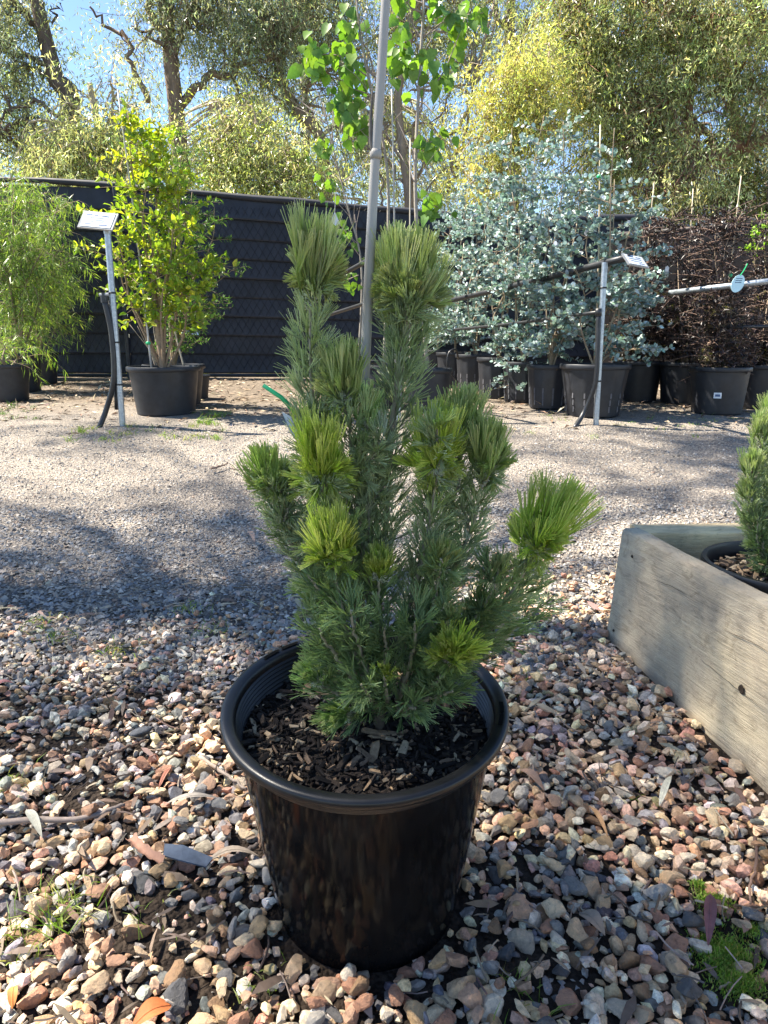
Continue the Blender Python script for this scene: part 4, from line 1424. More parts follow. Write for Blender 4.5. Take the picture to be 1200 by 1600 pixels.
# galvanised sign pole with irrigation riser
p0 = G(192, 668); p1 = W(168, 362, p0[1])
pole = thing('sign_pole', 'galvanised steel pole with a small framed white sign on top', 'sign pole', tuple(p0))
MB().tube([p0 - np.array([0, 0, .02]), (p0 + p1) / 2, p1], .0215, 14).build('pole', M['steel'], pole, smooth=True, angle=50)
MB().tube([p1 + (p0 - p1) * .012, p1, p1 + (p1 - p0) * .02], [.024, .026, .026], 14).build('collar', M['steel'], pole, smooth=True, angle=50)
for t in (.30, .55, .77):
    cc_ = p1 * (1 - t) + p0 * t
    MB().lathe([(.0235, -.006), (.026, -.003), (.026, .003), (.0235, .006)], 14, org=cc_).build('cable_tie', M['blackpipe'], pole, smooth=True)
cs = W(153, 344, p0[1] - .03)
wv = (W(181, 346, p0[1]) - W(127, 341, p0[1])); hv = np.array([.02, .09, .115])
TXT = [(-.28, .27, .16, .07), (-.1, .27, .1, .07), (.14, .25, .14, .08), (.26, .23, .08, .07), (-.0, .1, .46, .035), (-.05, -.03, .34, .03), (.14, -.04, .1, .05), (0, -.13, .36, .025), (-.22, -.27, .2, .03), (.2, -.3, .24, .08)]
sign_card(pole, cs, wv, hv, TXT)
ir = thing('irrigation_pipe', 'black irrigation pipe curving up beside the galvanised sign pole', 'pipe', tuple(G(152, 670)))
ipts = [G(152, 670) - np.array([0, 0, .02]), W(166, 640, p0[1]), W(178, 590, p0[1] - .02), W(174, 520, p0[1] - .02), W(163, 468, p0[1] - .02)]
MB().tube(spline(ipts, 22), .019, 10).build('hose', M['blackpipe'], ir, smooth=True)
MB().tube(spline([W(182, 640, p0[1] + .03), W(180, 560, p0[1] + .03), W(170, 470, p0[1] + .03)], 12), .015, 8).build('hose', M['blackpipe'], ir, smooth=True)
tp = ipts[-1]
MB().tube([tp + np.array([0, 0, -.02]), tp + np.array([0, 0, .02]), tp + np.array([-.003, 0, .021]), tp + np.array([-.003, 0, .045])], [.024, .024, .014, .014], 10).build('fitting', M['blackpipe'], ir, smooth=True, angle=40)
MB().tube([tp + np.array([-.03, 0, .03]), tp + np.array([.035, 0, .034])], .011, 8).build('valve', M['grey_frame'], ir, smooth=True, angle=40)

# stake label near the fence
lb = thing('plant_label', 'small white label on a stake in front of the dark fence', 'label', tuple(G(302, 590)))
lp = G(302, 592)
MB().tube([lp, W(303, 524, lp[1])], .004, 6).build('stake', M['wire'], lb)
sign_card(lb, W(299, 518, lp[1] - .02), W(312, 519, lp[1]) - W(287, 516, lp[1]), np.array([.015, .05, .06]), [(0, .2, .6, .08), (0, -.05, .5, .06), (0, -.25, .55, .06)], False, .004)

# ------------------------------------------------------------------ far left: weeping plants in pots
WL = [(8, 628, .18, .14, .34, 'black pot at the left picture edge in front of the other weeping plants'),
      (27, 613, .2, .16, .40, 'tall black pot of the nearest weeping plant at left'),
      (57, 600, .2, .16, .36, 'black pot in the middle of the row under the weeping foliage'),
      (81, 588, .19, .15, .34, 'black pot nearest the dark fence at the end of the weeping row')]
WG = [(.16, .27, .05), (.21, .33, .07), (.27, .38, .09), (.12, .22, .04), (.34, .42, .14)]
for k_, (px, py, rt, rb, hh, lab) in enumerate(WL):
    q = G(px, py)
    o_, s_ = make_pot(lab, (q[0], q[1] + rb), rt, rb, hh, 0, None, 'black_soft', 20)
    if k_ == 0:
        wp_ = thing('weeping_shrub', 'low weeping shrub in the pot at the left picture edge', 'shrub', tuple(s_))
        tips = [s_ + np.array([rng.uniform(-.3, .12), rng.uniform(-.15, .15), rng.uniform(.15, .3)]) for _ in range(4)]
        nt_ = 26
    else:
        lab2 = ['weeping shrub with long narrow bright green leaves at the left edge', 'middle weeping shrub of the left row with hanging green leaves', 'weeping shrub nearest the dark fence with drooping green foliage'][k_ - 1]
        wp_ = thing('weeping_shrub', lab2, 'shrub', tuple(s_))
        y_ = q[1] + rb
        tp_ = [[(15, 262), (55, 285), (-40, 250), (90, 320), (40, 400), (0, 360), (105, 400), (-20, 300)], [(70, 300), (30, 290), (100, 380), (110, 440), (60, 420)], [(90, 360), (60, 350), (110, 400), (95, 480), (75, 440)]][k_ - 1]
        tips = [W(a, b_, y_ + rng.normal(0, .15)) for a, b_ in tp_]
        nt_ = 420 if k_ == 1 else 260
    stw = stems_from(s_, tips, .012, bend=.05)
    stem_mesh(wp_, stw, .012, .003, (.25, .2, .14), 'stem', 6)
    twig_crown(wp_, stw, nt_, 22, .46, .115, .0075, WG, 'diamond', M['leaf'], .25, 1.1, up=-.7, tmin=.12)
    if k_ == 2: twig_crown(wp_, stw, 40, 14, .3, .1, .009, [(.36, .44, .16), (.3, .4, .1)], 'diamond', M['leaf'], .1, .8, up=-.4, part='pale_leaves', tmin=.5)

# ------------------------------------------------------------------ right: silver gums in slotted pots behind a pipe rack
SG = [(936, 655, .27, .20, .40, 'slotted black pot with wide rim, largest and nearest in the silver gum row'),
      (866, 643, .21, .17, .36, 'second slotted black pot from the rack post in the silver gum row'),
      (822, 632, .20, .165, .36, 'third slotted black pot from the rack post, a silver sprig over its rim'),
      (782, 626, .21, .17, .38, 'fourth slotted black pot from the rack post in the silver gum row'),
      (744, 612, .21, .17, .38, 'fifth slotted black pot from the rack post in the silver gum row'),
      (712, 606, .21, .17, .38, 'sixth slotted black pot from the rack post with a hose loop'),
      (684, 598, .21, .17, .38, 'farthest slotted black pot of the silver gum row, beside the foreground bush')]
SV = [(.26, .36, .35), (.33, .42, .42), (.20, .29, .27), (.42, .50, .50), (.16, .24, .20)]
tipsets = [[(960, 200), (1010, 310), (985, 430), (1020, 440), (930, 330), (1005, 540), (900, 420), (960, 280), (1000, 370)],
           [(880, 190), (910, 260), (850, 330), (900, 450), (870, 540), (930, 480), (840, 420)],
           [(850, 180), (820, 260), (860, 340), (800, 420), (830, 520), (825, 600), (800, 300)],
           [(800, 200), (780, 300), (830, 290), (770, 420), (790, 520)],
           [(770, 260), (740, 340), (760, 440), (735, 500), (800, 370)],
           [(730, 300), (715, 390), (740, 470), (700, 500)],
           [(705, 330), (690, 400), (720, 450), (700, 520)]]
GLAB = ['silver-blue round-leaved gum nearest the rack post', 'silver-blue gum second from the rack post, leaves packed close', 'silver-blue gum third from the rack post with a sprig over the pot rim', 'silver-blue gum in the middle of the pipe rack row',
        'silver-blue gum fifth from the rack post, partly in shade', 'silver-blue gum sixth from the rack post', 'silver-blue gum farthest along the rack, next to the foreground bush']
for k_, (px, py, rt, rb, hh, lab) in enumerate(SG):
    q = G(px, py)
    y_ = q[1] + rb
    o_, s_ = make_pot(lab, (q[0], y_), rt, rb, hh, 14, 'slotted pots of the silver gum row', 'black_soft', 20)
    g_ = thing('silver_gum', GLAB[k_], 'tree', tuple(s_), 'silver gums along the pipe rack')
    tips = [W(a, b_, y_ + rng.normal(0, .16)) for a, b_ in tipsets[k_]]
    sg_ = stems_from(s_, tips, .01, bend=.04)
    stem_mesh(g_, sg_, .009, .0025, (.30, .24, .17), 'stem', 6)
    twig_crown(g_, sg_, 170 if k_ < 3 else 130, 22, .33, .037, .035, SV, 'round', M['silver'], .25, .1, tmin=.22)
    cane('bamboo stake in the %s silver gum counted from the rack post' % ['first', 'second', 'third', 'fourth', 'fifth', 'sixth', 'seventh'][k_] if k_ else 'tall bamboo stake with green ties in the gum nearest the rack post',
         s_, W([938, 905, 850, 800, 760, 725, 700][k_], [195, 330, 300, 330, 360, 380, 400][k_], y_ + .05), .0075, (.50, .42, .28), (.62, .8) if k_ == 0 else ())

rp = G(931, 664)
rack = thing('pipe_rack', 'steel post with two horizontal pipes and a tilted white sign, holding the silver gums', 'rack', tuple(rp))
rt_ = W(945, 410, rp[1])
MB().tube([rp - np.array([0, 0, .02]), rt_], .021, 12).build('post', M['steel'], rack, smooth=True, angle=50)
far_u = W(677, 476, 7.9); far_l = W(700, 516, 7.8)
near_u = W(985, 401, rp[1] - .12); near_l = W(940, 487, rp[1])
MB().tube(spline([far_u, far_u * .5 + near_u * .5 + np.array([0, 0, -.006]), near_u], 16), .024, 10).build('upper_rail', M['blackpipe'], rack, smooth=True)
MB().tube(spline([far_l, far_l * .5 + near_l * .5 + np.array([0, 0, -.01]), near_l], 16), .013, 10).build('lower_rail', M['blackpipe'], rack, smooth=True)
for t in (.08, .2, .33, .45, .6):
    pc_ = near_u * (1 - t) + far_u * t
    MB().box(pc_, (.014, .056, .056), rotz(math.atan2(*(near_u - far_u)[[1, 0]])), bev=.006).build('cable_tie', M['blackpipe'], rack)
for t in (.15, .72):
    cc_ = rt_ * (1 - t) + rp * t
    MB().lathe([(.023, -.006), (.0255, -.003), (.0255, .003), (.023, .006)], 12, org=cc_).build('cable_tie', M['blackpipe'], rack, smooth=True)
sign_card(rack, W(993, 407, rp[1] - .14), W(1004, 407, rp[1]) - W(973, 401, rp[1]), np.array([-.035, .06, .075]), [(-.15, .28, .25, .08), (.2, .26, .25, .08), (.0, .08, .6, .06), (.0, -.12, .55, .05), (.2, -.3, .25, .07)])
hs = thing('irrigation_pipe', 'black hose running down the steel rack post to the ground', 'pipe', tuple(G(897, 668)))
MB().tube(spline([G(897, 668) - np.array([0, 0, .01]), W(912, 645, rp[1]), W(930, 600, rp[1] - .03), W(934, 540, rp[1] - .03), W(935, 490, rp[1] - .02)], 20), .017, 10).build('hose', M['blackpipe'], hs, smooth=True)
MB().tube([W(935, 494, rp[1] - .02), W(935, 482, rp[1] - .02)], .022, 10).build('fitting', M['blackpipe'], hs, smooth=True)
lo_ = thing('hose_loop', 'thin hose looping over the pots of the silver gum row', 'hose', tuple(G(700, 606)))
MB().tube(spline([W(716, 598, 6.6), W(700, 575, 6.55), W(701, 552, 6.55), W(712, 546, 6.6), W(716, 560, 6.7)], 18), .008, 7).build('hose', M['blackpipe'], lo_, smooth=True)

# rack of the green saplings behind the bush
rp2 = G(622, 655)
rk2 = thing('pipe_rack', 'two black pipes on a post behind the foreground bush and its stake', 'rack', tuple(rp2))
a1, b1 = W(484, 456, 7.7), W(640, 372, rp2[1]); a2, b2 = W(505, 495, 7.5), W(640, 452, rp2[1])
MB().tube([a1, b1], .02, 10).build('upper_rail', M['blackpipe'], rk2, smooth=True, angle=50)
MB().tube([a2, b2], .016, 10).build('lower_rail', M['blackpipe'], rk2, smooth=True, angle=50)
MB().tube([rp2 - np.array([0, 0, .02]), W(633, 366, rp2[1])], .02, 10).build('post', M['steel'], rk2, smooth=True, angle=50)

# ------------------------------------------------------------------ saplings with large green leaves
HL = [(.16, .30, .045), (.20, .36, .05), (.13, .25, .045), (.25, .42, .06)]
def leaf_proto(cols, shape, ratio, mat, name='leaf', n=6):
    out = []
    for c in jit(cols, n, .12):
        ob = MB().leaves(np.zeros((1, 3)), np.array([[1., 0, 0]]), np.array([[0., 0, 1]]), 1.0, ratio, c, shape).build(name, mat)
        for p_ in ob.data.polygons: p_.use_smooth = True
        out.append(ob.data); bpy.data.objects.remove(ob)
    return out


heart_me = leaf_proto(HL, 'heart', .95, M['leaf'], 'leaf', 8)


def place(me, name, parent, pos, d, up, s):
    d = nrm(d); sd = nrm(np.cross(d, up)); nn = np.cross(sd, d)
    ob = bpy.data.objects.new(name, me)
    COL.objects.link(ob)
    loc0 = FRAME[parent.name][0] if parent else np.zeros(3)
    Mx = Matrix(((d[0], sd[0], nn[0]), (d[1], sd[1], nn[1]), (d[2], sd[2], nn[2]))).to_4x4()
    ob.parent = parent
    ob.matrix_local = Matrix.Translation(Vector(pos - loc0)) @ Mx @ Matrix.Scale(s, 4)
    return ob


SAP = [
    ('tall green sapling right of the bamboo stake with large heart-shaped leaves', (668, 640), 6.0, [(650, 330), (653, 167), (663, 0), (668, -80)], .017,
     [((655, 140), [(690, 118), (730, 20)], 10), ((658, 90), [(620, 70)], 9), ((660, 60), [(700, 30), (755, 20)], 12), ((652, 230), [(690, 215)], 8), ((650, 310), [(688, 325)], 7), ((656, 150), [(635, 90)], 7), ((662, 20), [(640, 10), (625, -20)], 8), ((665, -20), [(690, -20)], 6)]),
    ('green sapling left of the bamboo stake with clusters of hanging leaves', (600, 640), 6.4, [(607, 330), (600, 230), (575, 120), (560, 30), (556, -30)], .014,
     [((590, 190), [(550, 210)], 9), ((600, 240), [(545, 180), (535, 140)], 12), ((575, 120), [(520, 80)], 13), ((570, 90), [(490, 85), (478, 100)], 12), ((560, 40), [(535, 40)], 8), ((585, 150), [(525, 130)], 8)]),
    ('thin sapling with sparse leaves against the dark fence', (560, 620), 7.0, [(565, 420), (545, 330), (520, 230), (505, 160)], .010,
     [((548, 340), [(515, 300), (505, 260)], 8), ((555, 380), [(530, 350)], 5), ((560, 430), [(535, 440)], 6), ((525, 250), [(500, 225)], 6), ((562, 400), [(540, 370)], 4)]),
]
for lab, bpx, y_, tr, r0, br in SAP:
    b_ = np.array([W(bpx[0], bpx[1], y_)[0], y_, 0.0])
    o_, s_ = make_pot({6.0: 'black pot of the tall sapling, behind the foreground bush', 6.4: 'black pot of the left sapling, behind the foreground bush', 7.0: 'black pot of the thin sapling near the dark fence'}[y_], b_[:2], .2, .16, .36, 0, None, 'black_soft', 10)
    sp_ = thing('sapling', lab, 'tree', tuple(s_))
    path = spline([s_ - np.array([0, 0, .02])] + [W(a, b, y_) for a, b in tr], 24)
    MB().tube(path, np.linspace(r0, r0 * .45, 24), 8, (.30, .27, .23)).build('trunk', M['twig'], sp_, smooth=True)
    for (j, seq, nl) in br:
        pts = [W(*j, y_)] + [W(a, b, y_ + rng.uniform(-.15, .15)) for a, b in seq]
        bpth = spline(pts, 10)
        br_o = MB().tube(bpth, np.linspace(r0 * .45, .0025, 10), 6, (.26, .21, .17)).build('branch', M['twig'], sp_, smooth=True)
        for i in range(int(nl * 2.6)):
            t = rng.uniform(.35, 1.0) ** .7
            p = bpth[min(9, int(t * 9))] + rng.normal(0, .06, 3)
            d = np.array([rng.normal(0, .55), rng.normal(0, .55), -1 + rng.normal(0, .35)])
            place(heart_me[rng.integers(0, 8)], 'leaf', br_o, p, d, np.array([rng.normal(0, .5), -1, .3]), rng.uniform(.055, .105) * (1 if y_ < 6.9 else .75))
        # bare twiglets
    m_ = MB()
    for _ in range(26):
        i = rng.integers(7, 22)
        d = nrm(np.array([rng.normal(0, .7), rng.normal(0, .7), 1.0]))
        L = rng.uniform(.15, .5)
        m_.tube(spline([path[i], path[i] + d * L * .5 + rng.normal(0, .03, 3), path[i] + d * L], 6), np.linspace(.004, .0015, 6), 4, (.30, .25, .22), cap=False)
    m_.build('twigs', M['twig'], sp_, kind='stuff')
cane('pale bamboo stake tied in green beside the tall sapling', np.array([W(640, 620, 5.95)[0], 5.95, float(gz(5.95)) + .3]), W(641, 215, 5.95), .006, (.50, .45, .36), (.55,))
cane('slim bamboo stake between the two tall saplings', np.array([W(618, 600, 6.2)[0], 6.2, float(gz(6.2)) + .3]), W(612, 140, 6.2), .008, (.42, .40, .37))
tg2 = thing('plant_tag', 'white hanging tag on the thin sapling by the dark fence', 'tag', tuple(W(522, 345, 6.9)))
MB().tube([W(525, 300, 6.9), W(523, 332, 6.9)], .003, 5).build('string', M['grey_frame'], tg2)
q = np.array([W(523, 330, 6.9), W(531, 349, 6.9), W(525, 353, 6.9), W(517, 347, 6.9)])
MB().add(np.vstack([q, q + np.array([0, .002, 0])]), [[[0, 1, 2, 3], [7, 6, 5, 4], [0, 4, 5, 1], [1, 5, 6, 2], [2, 6, 7, 3], [3, 7, 4, 0]]]).build('card', M['white_plastic'], tg2)

# ------------------------------------------------------------------ far right: purple hedge plants in pots
PH = [(1003, 628, 'dark pot in deep shade beside the largest slotted pot'), (1080, 632, 'blue-black pot left of the pot with the white sticker'), (1136, 650, 'black pot with a white sticker at right'), (1196, 640, 'black pot cut by the right picture edge')]
PC = [(.024, .016, .018), (.034, .022, .024), (.018, .014, .015), (.05, .036, .036), (.03, .028, .019)]  # dark purple leaves, darkened further to carry a big tree's shade
PLAB = ['dark purple-leaved shrub beside the silver gum nearest the post', 'dark purple-leaved shrub in the blue-black pot', 'dark purple shrub in the pot with the white sticker', 'dark purple shrub at the right picture edge']
ptips = [[(1000, 345), (1040, 335), (1020, 450), (1050, 480), (985, 470), (1010, 540)], [(1050, 330), (1090, 335), (1075, 440), (1100, 500), (1060, 540), (1040, 500), (1110, 420)],
         [(1120, 335), (1160, 330), (1140, 440), (1110, 500), (1150, 540), (1170, 500)], [(1180, 335), (1230, 325), (1200, 440), (1180, 520), (1240, 480), (1210, 560)]]
for k_, (px, py, lab) in enumerate(PH):
    q = G(px, py)
    y_ = q[1] + .2
    o_, s_ = make_pot(lab, (q[0], y_), .235, .19, .37, 0, None, 'black_soft', 40)
    g_ = thing('purple_shrub', PLAB[k_], 'shrub', tuple(s_), 'purple hedge plants on the right')
    tips = [W(a, b_, y_ + rng.normal(.1, .14)) for a, b_ in ptips[k_]]
    sg_ = stems_from(s_, tips, .008, bend=.05)
    stem_mesh(g_, sg_, .007, .002, (.34, .26, .19), 'stem', 5)
    twig_crown(g_, sg_, 380, 20, .28, .045, .013, PC, 'diamond', M['purple'], .3, .3, bark=(.22, .15, .12), tmin=.08)
    twig_crown(g_, [p[:7] for p in sg_], 40, 14, .18, .045, .011, [(.14, .13, .06), (.2, .17, .09), (.1, .1, .04)], 'diamond', M['leaf'], .0, .6, up=-.3, part='lower_leaves', tmin=.2)
    if k_ == 2:
        n3 = nrm(CAM - s_); n3[2] = 0; n3 = nrm(n3)
        pc_ = W(1130, 618, q[1] + .0)
        sx = nrm(np.cross(np.array([0, 0, 1.]), n3))
        cpos = np.array([s_[0], s_[1], pc_[2]]) + n3 * .221
        V = [cpos + sx * a * .028 + np.array([0, 0, b * .022]) + n3 * t for t in (0, .003) for a, b in ((-1, -1), (1, -1), (1, 1), (-1, 1))]
        fs_ = [[[3, 2, 1, 0], [4, 5, 6, 7], [0, 1, 5, 4], [1, 2, 6, 5], [2, 3, 7, 6], [3, 0, 4, 7]]]
        st_ = MB().add(np.array(V), fs_).build('sticker', M['white_plastic'], o_)
        V = [cpos + sx * (a * .018) + np.array([0, 0, b * .009]) + n3 * t for t in (.0032, .004) for a, b in ((-1, -1), (1, -1), (1, 1), (-1, 1))]
        MB().add(np.array(V), fs_).build('print', M['print_blue'], st_)
    cane(['bamboo stake rising from the shaded purple shrub beside the gum', 'bamboo stake above the purple shrub in the blue-black pot', 'slanting bamboo stake above the shrub in the stickered pot', 'bamboo stake above the purple shrub at the right edge'][k_],
         s_, W([1022, 1083, 1158, 1215][k_], [285, 295, 275, 300][k_], y_ + .2), .006, (.48, .40, .28), (.5,))
rk3 = thing('pipe_rack', 'black pipe rack across the purple hedge at the right edge', 'rack', tuple(G(1290, 650)))
yq = G(1136, 650)[1] - .05
pg = G(1290, 660)
MB().tube([W(1046, 458, yq + .4), W(1120, 449, yq + .1), W(1300, 428, yq - .35)], .022, 10).build('upper_rail', M['steel'], rk3, smooth=True)
MB().tube([W(1090, 513, yq + .4), W(1150, 511, yq + .1), W(1300, 508, yq - .35)], .014, 10).build('lower_rail', M['blackpipe'], rk3, smooth=True)
pg = np.array([W(1290, 500, yq - .33)[0], yq - .33, float(gz(yq - .33))])
MB().tube([pg, W(1290, 425, yq - .33)], .021, 10).build('post', M['steel'], rk3, smooth=True)
for px_ in (1108, 1186):
    t = (px_ - 1120) / 180
    pc_ = W(px_, 449 - 21 * t, yq + .1 - .45 * t) if t > 0 else W(px_, 450.5, yq + .15)
    MB().box(pc_, (.012, .052, .052), bev=.006).build('cable_tie', M['blackpipe'], rk3)
ov = thing('oval_tag', 'pale blue oval tag hanging on the pipe in front of the purple hedge', 'tag', tuple(W(1153, 443, yq - .1)))
cc_ = W(1153, 443, yq - .08)
ux = W(1163, 443, yq - .08) - W(1153, 443, yq - .08); uz = W(1157, 429, yq - .08) - cc_
aa = np.linspace(0, 2 * math.pi, 28, endpoint=False)
rg = np.array([cc_ + ux * math.cos(t) + uz * math.sin(t) for t in aa])
V = np.vstack([rg, rg + np.array([0, .004, 0])]); i = np.arange(28); j = (i + 1) % 28
MB().add(V, [np.arange(28)[None], (np.arange(28)[::-1] + 28)[None], np.stack([i, i + 28, j + 28, j], -1)]).build('disc', M['oval'], ov)
for k_ in range(3):
    z_ = uz * (.55 - .22 * k_)
    q = [cc_ + z_ + ux * a * .5 + uz * b * .04 + np.array([0, -.001, 0]) for a, b in ((-1, -1), (1, -1), (1, 1), (-1, 1))]
    MB().add(np.array(q), [[[0, 1, 2, 3]]]).build('print_line', M['print_blue'], ov)
MB().tube(spline([cc_ + uz * .9, cc_ + uz * 1.4 + ux * .3, cc_ + uz * 2.2 + ux * .6], 6), .004, 5).build('tie', M['green_tie'], ov)

# bright green shrub at the right edge
q = W(1215, 345, 7.0)
gb = thing('bright_shrub', 'bright lime green bushy plant at the right edge above the purple hedge', 'shrub', (q[0], 7.0, float(gz(7.0))))
sg_ = stems_from(np.array([q[0] + .1, 7.0, float(gz(7.0))]), [W(1190, 325, 7.0), W(1200, 345, 7.0), W(1230, 300, 7.0), W(1220, 350, 6.9), W(1250, 330, 7.0)], .01)
stem_mesh(gb, sg_, .012, .003, (.3, .24, .16), 'stem', 6)
twig_crown(gb, [p[-5:] for p in sg_], 110, 14, .14, .035, .026, [(.25, .42, .05), (.32, .48, .07), (.2, .36, .04)], 'ovate', M['leaf'], .5, .0, tmin=.1)

# ------------------------------------------------------------------ gum trees beyond the fence
GREY = [(.28, .33, .20), (.35, .39, .25), (.21, .26, .15), (.46, .48, .34)]
OLIVE = [(.36, .40, .18), (.45, .47, .23), (.27, .32, .13), (.60, .58, .34), (.20, .25, .10)]
WATT = [(.50, .48, .15), (.58, .54, .20), (.42, .44, .14), (.36, .39, .14)]
BUSHY = [(.27, .33, .08), (.33, .38, .10), (.40, .43, .12)]


def gum_tree(name, label, base, trunk, limbs, blobs, cols, bark=(.20, .145, .11), leafL=.085, leafW=.018, per=140, r0=.16, group='gum trees beyond the fence', hang=.55, mat='gum', csig=.25):
    o = thing(name, label, 'tree', (base[0], base[1], float(gz(base[1]))), group)
    b0_ = np.array([base[0], base[1], float(gz(base[1])) - .05])
    tp = spline([b0_] + trunk, 26)
    MB().tube(tp, np.linspace(r0, r0 * .42, 26), 10, bark).build('trunk', M['bark'], o, smooth=True)
    allp = [tp[8:]]
    for lp_, ra, rb in limbs:
        q = spline(lp_, 16)
        q[1:-1] += rng.normal(0, .035, q[1:-1].shape)
        MB().tube(q, np.linspace(ra, rb, 16), 8, bark).build('limb', M['bark'], o, smooth=True)
        allp.append(q)
    pts = np.concatenate(allp)
    lm = MB(); tm = MB()
    for (c, rx, ry, rz_, nc) in blobs:
        for _ in range(nc):
            d = nrm(rng.normal(size=3)) * rng.random() ** .45 * (1.55 if rng.random() < .25 else .9)
            cc_ = c + d * np.array([rx, ry, rz_])
            ns = 9
            n = int(per * rng.uniform(.35, 1.25))
            so = cc_ + rng.normal(0, csig, (ns, 3))
            si = rng.integers(0, ns, n)
            t = rng.random(n)
            sdir = nrm(rng.normal(0, .5, (ns, 3)) + np.array([0, 0, -hang * .9]))
            pos = so[si] + sdir[si] * (t * .42)[:, None] + rng.normal(0, .045, (n, 3))
            dd = nrm(rng.normal(0, .55, (n, 3)) + np.array([0, 0, -hang]) + sdir[si] * .4)
            cl = jit(cols, 1, .26)[0]
            C = cl * np.exp(rng.normal(0, .30, (n, 1))) * np.exp(rng.normal(0, .05, (n, 3)))
            lm.leaves(pos, dd, rng.normal(size=(n, 3)), leafL * rng.uniform(.7, 1.25, n), leafW * rng.uniform(.7, 1.25, n), C, 'diamond')
            k = np.argmin(((pts - cc_) ** 2).sum(1) + rng.random(len(pts)) * .5)
            a = pts[k]
            L = np.linalg.norm(cc_ - a)
            if L < 3.2:
                mid = (a + cc_) / 2 + rng.normal(0, .12, 3) * min(1, L) + np.array([0, 0, .1 * L])
                tw = spline([a, mid, cc_], 7)
                tm.tube(tw, np.linspace(min(.036, .012 + .012 * L), .006, 7), 4, np.array(bark) * 1.15, cap=False)
                for s_ in range(2):
                    tm.tube(spline([tw[4], so[s_] * .5 + tw[4] * .5 + rng.normal(0, .04, 3), so[s_]], 4), np.linspace(.006, .003, 4), 3, np.array(bark) * 1.2, cap=False)
    if tm.n: tm.build('twigs', M['twig'], o, kind='stuff')
    lm.build('crown', M[mat], o, kind='stuff')
    return o


def Bl(px, py, y, rx, rz_, nc, ry=None):
    """foliage mass centred at a pixel; radii in photo pixels"""
    s = y * .97 / FPX
    return (W(px, py, y), rx * s, ry if ry else min(1.2, rx * s * .8), rz_ * s, nc)


def wl(y, *pp):
    return [W(a, b, y) for a, b in pp]


gum_tree('gum_tree', 'tall gum with dark forked trunk rising behind the yellow-green staked tree', (W(285, 560, 13)[0], 13.0),
         wl(13, (283, 300), (276, 180), (266, 90), (262, 20), (268, -90), (262, -220)),
         [(wl(13, (282, 165), (320, 128), (365, 103), (410, 92), (450, 70)), .075, .03), (wl(13, (272, 105), (280, 60), (300, 10), (310, -70)), .06, .03), (wl(13, (264, 60), (240, 25), (225, -30), (200, -80)), .07, .03),
          (wl(12.7, (232, 160), (208, 105), (200, 65), (165, 35), (140, 10)), .05, .015), (wl(13, (262, 40), (250, -20), (235, -70)), .06, .03), (wl(13.3, (365, 103), (372, 160), (390, 210)), .035, .015), (wl(12.8, (258, 75), (240, 55), (205, 40)), .03, .012)],
         [Bl(238, 8, 13, 38, 36, 22), Bl(330, 5, 13, 90, 40, 70), Bl(420, 45, 12.8, 50, 70, 44), Bl(310, -60, 13, 100, 55, 46), Bl(350, 80, 13.4, 40, 35, 16), Bl(205, 90, 13, 22, 25, 7), Bl(400, 150, 13.5, 40, 40, 12)], GREY)
gum_tree('gum_tree', 'gum with bare twisting branches in the top left corner', (W(75, 560, 12)[0] - .4, 12.0),
         wl(12, (108, 190), (88, 125), (68, 50), (50, -30), (30, -120)),
         [(wl(12, (88, 125), (60, 95), (20, 80), (-30, 70)), .05, .025), (wl(12, (66, 45), (62, 10), (45, -30)), .04, .02), (wl(12, (70, 50), (85, 20), (95, 5)), .02, .008), (wl(11.8, (125, 215), (70, 165), (30, 165), (0, 185), (-30, 195)), .035, .014),
          (wl(11.8, (110, 200), (60, 190), (20, 190), (-20, 230)), .03, .012), (wl(12, (62, 48), (30, 10), (0, -20)), .05, .02), (wl(12, (85, 125), (50, 105), (10, 108)), .03, .012)],
         [Bl(18, 25, 12, 45, 45, 34), Bl(20, 120, 12, 40, 40, 18), Bl(50, 155, 12.3, 60, 30, 16), Bl(30, 220, 12.3, 60, 35, 24), Bl(-60, 60, 12, 60, 110, 36), Bl(75, 225, 12.5, 40, 30, 14)], GREY + OLIVE[:1], bark=(.13, .10, .085))
gum_tree('gum_tree', 'pale olive bushy gum just above the fence at left', (W(150, 560, 11.4)[0], 11.4), wl(11.4, (150, 320), (155, 220), (140, 130)),
         [(wl(11.4, (152, 250), (120, 190), (105, 150)), .03, .012), (wl(11.4, (155, 220), (180, 170), (175, 120)), .03, .012)],
         [Bl(115, 240, 11.4, 60, 45, 52), Bl(190, 225, 11.4, 45, 50, 34), Bl(160, 175, 11.4, 45, 34, 14), Bl(60, 262, 11.2, 50, 22, 20), Bl(235, 262, 11.4, 40, 35, 16)], OLIVE, bark=(.34, .29, .22), r0=.09)
gum_tree('gum_tree', 'leaning gum with brown limbs left of the bamboo stake', (W(520, 560, 13.4)[0], 13.4), wl(13.4, (505, 245), (468, 180), (437, 120), (446, 60), (445, -60)),
         [(wl(13.4, (470, 185), (440, 165), (415, 135), (400, 110)), .035, .015), (wl(13.4, (437, 120), (420, 85), (400, 60)), .04, .015), (wl(13.4, (500, 240), (485, 190), (478, 150), (484, 110)), .03, .012), (wl(13.4, (485, 215), (440, 200), (400, 190)), .025, .01)],
         [Bl(450, 20, 13.4, 60, 50, 44), Bl(500, 50, 13.8, 50, 60, 30), Bl(420, 110, 13.6, 35, 50, 16), Bl(520, 140, 13.8, 40, 60, 16), Bl(550, 10, 13.8, 50, 40, 24), Bl(460, 170, 13.6, 40, 40, 8), Bl(470, -60, 13.4, 100, 50, 30)], GREY, bark=(.25, .18, .13), r0=.12)
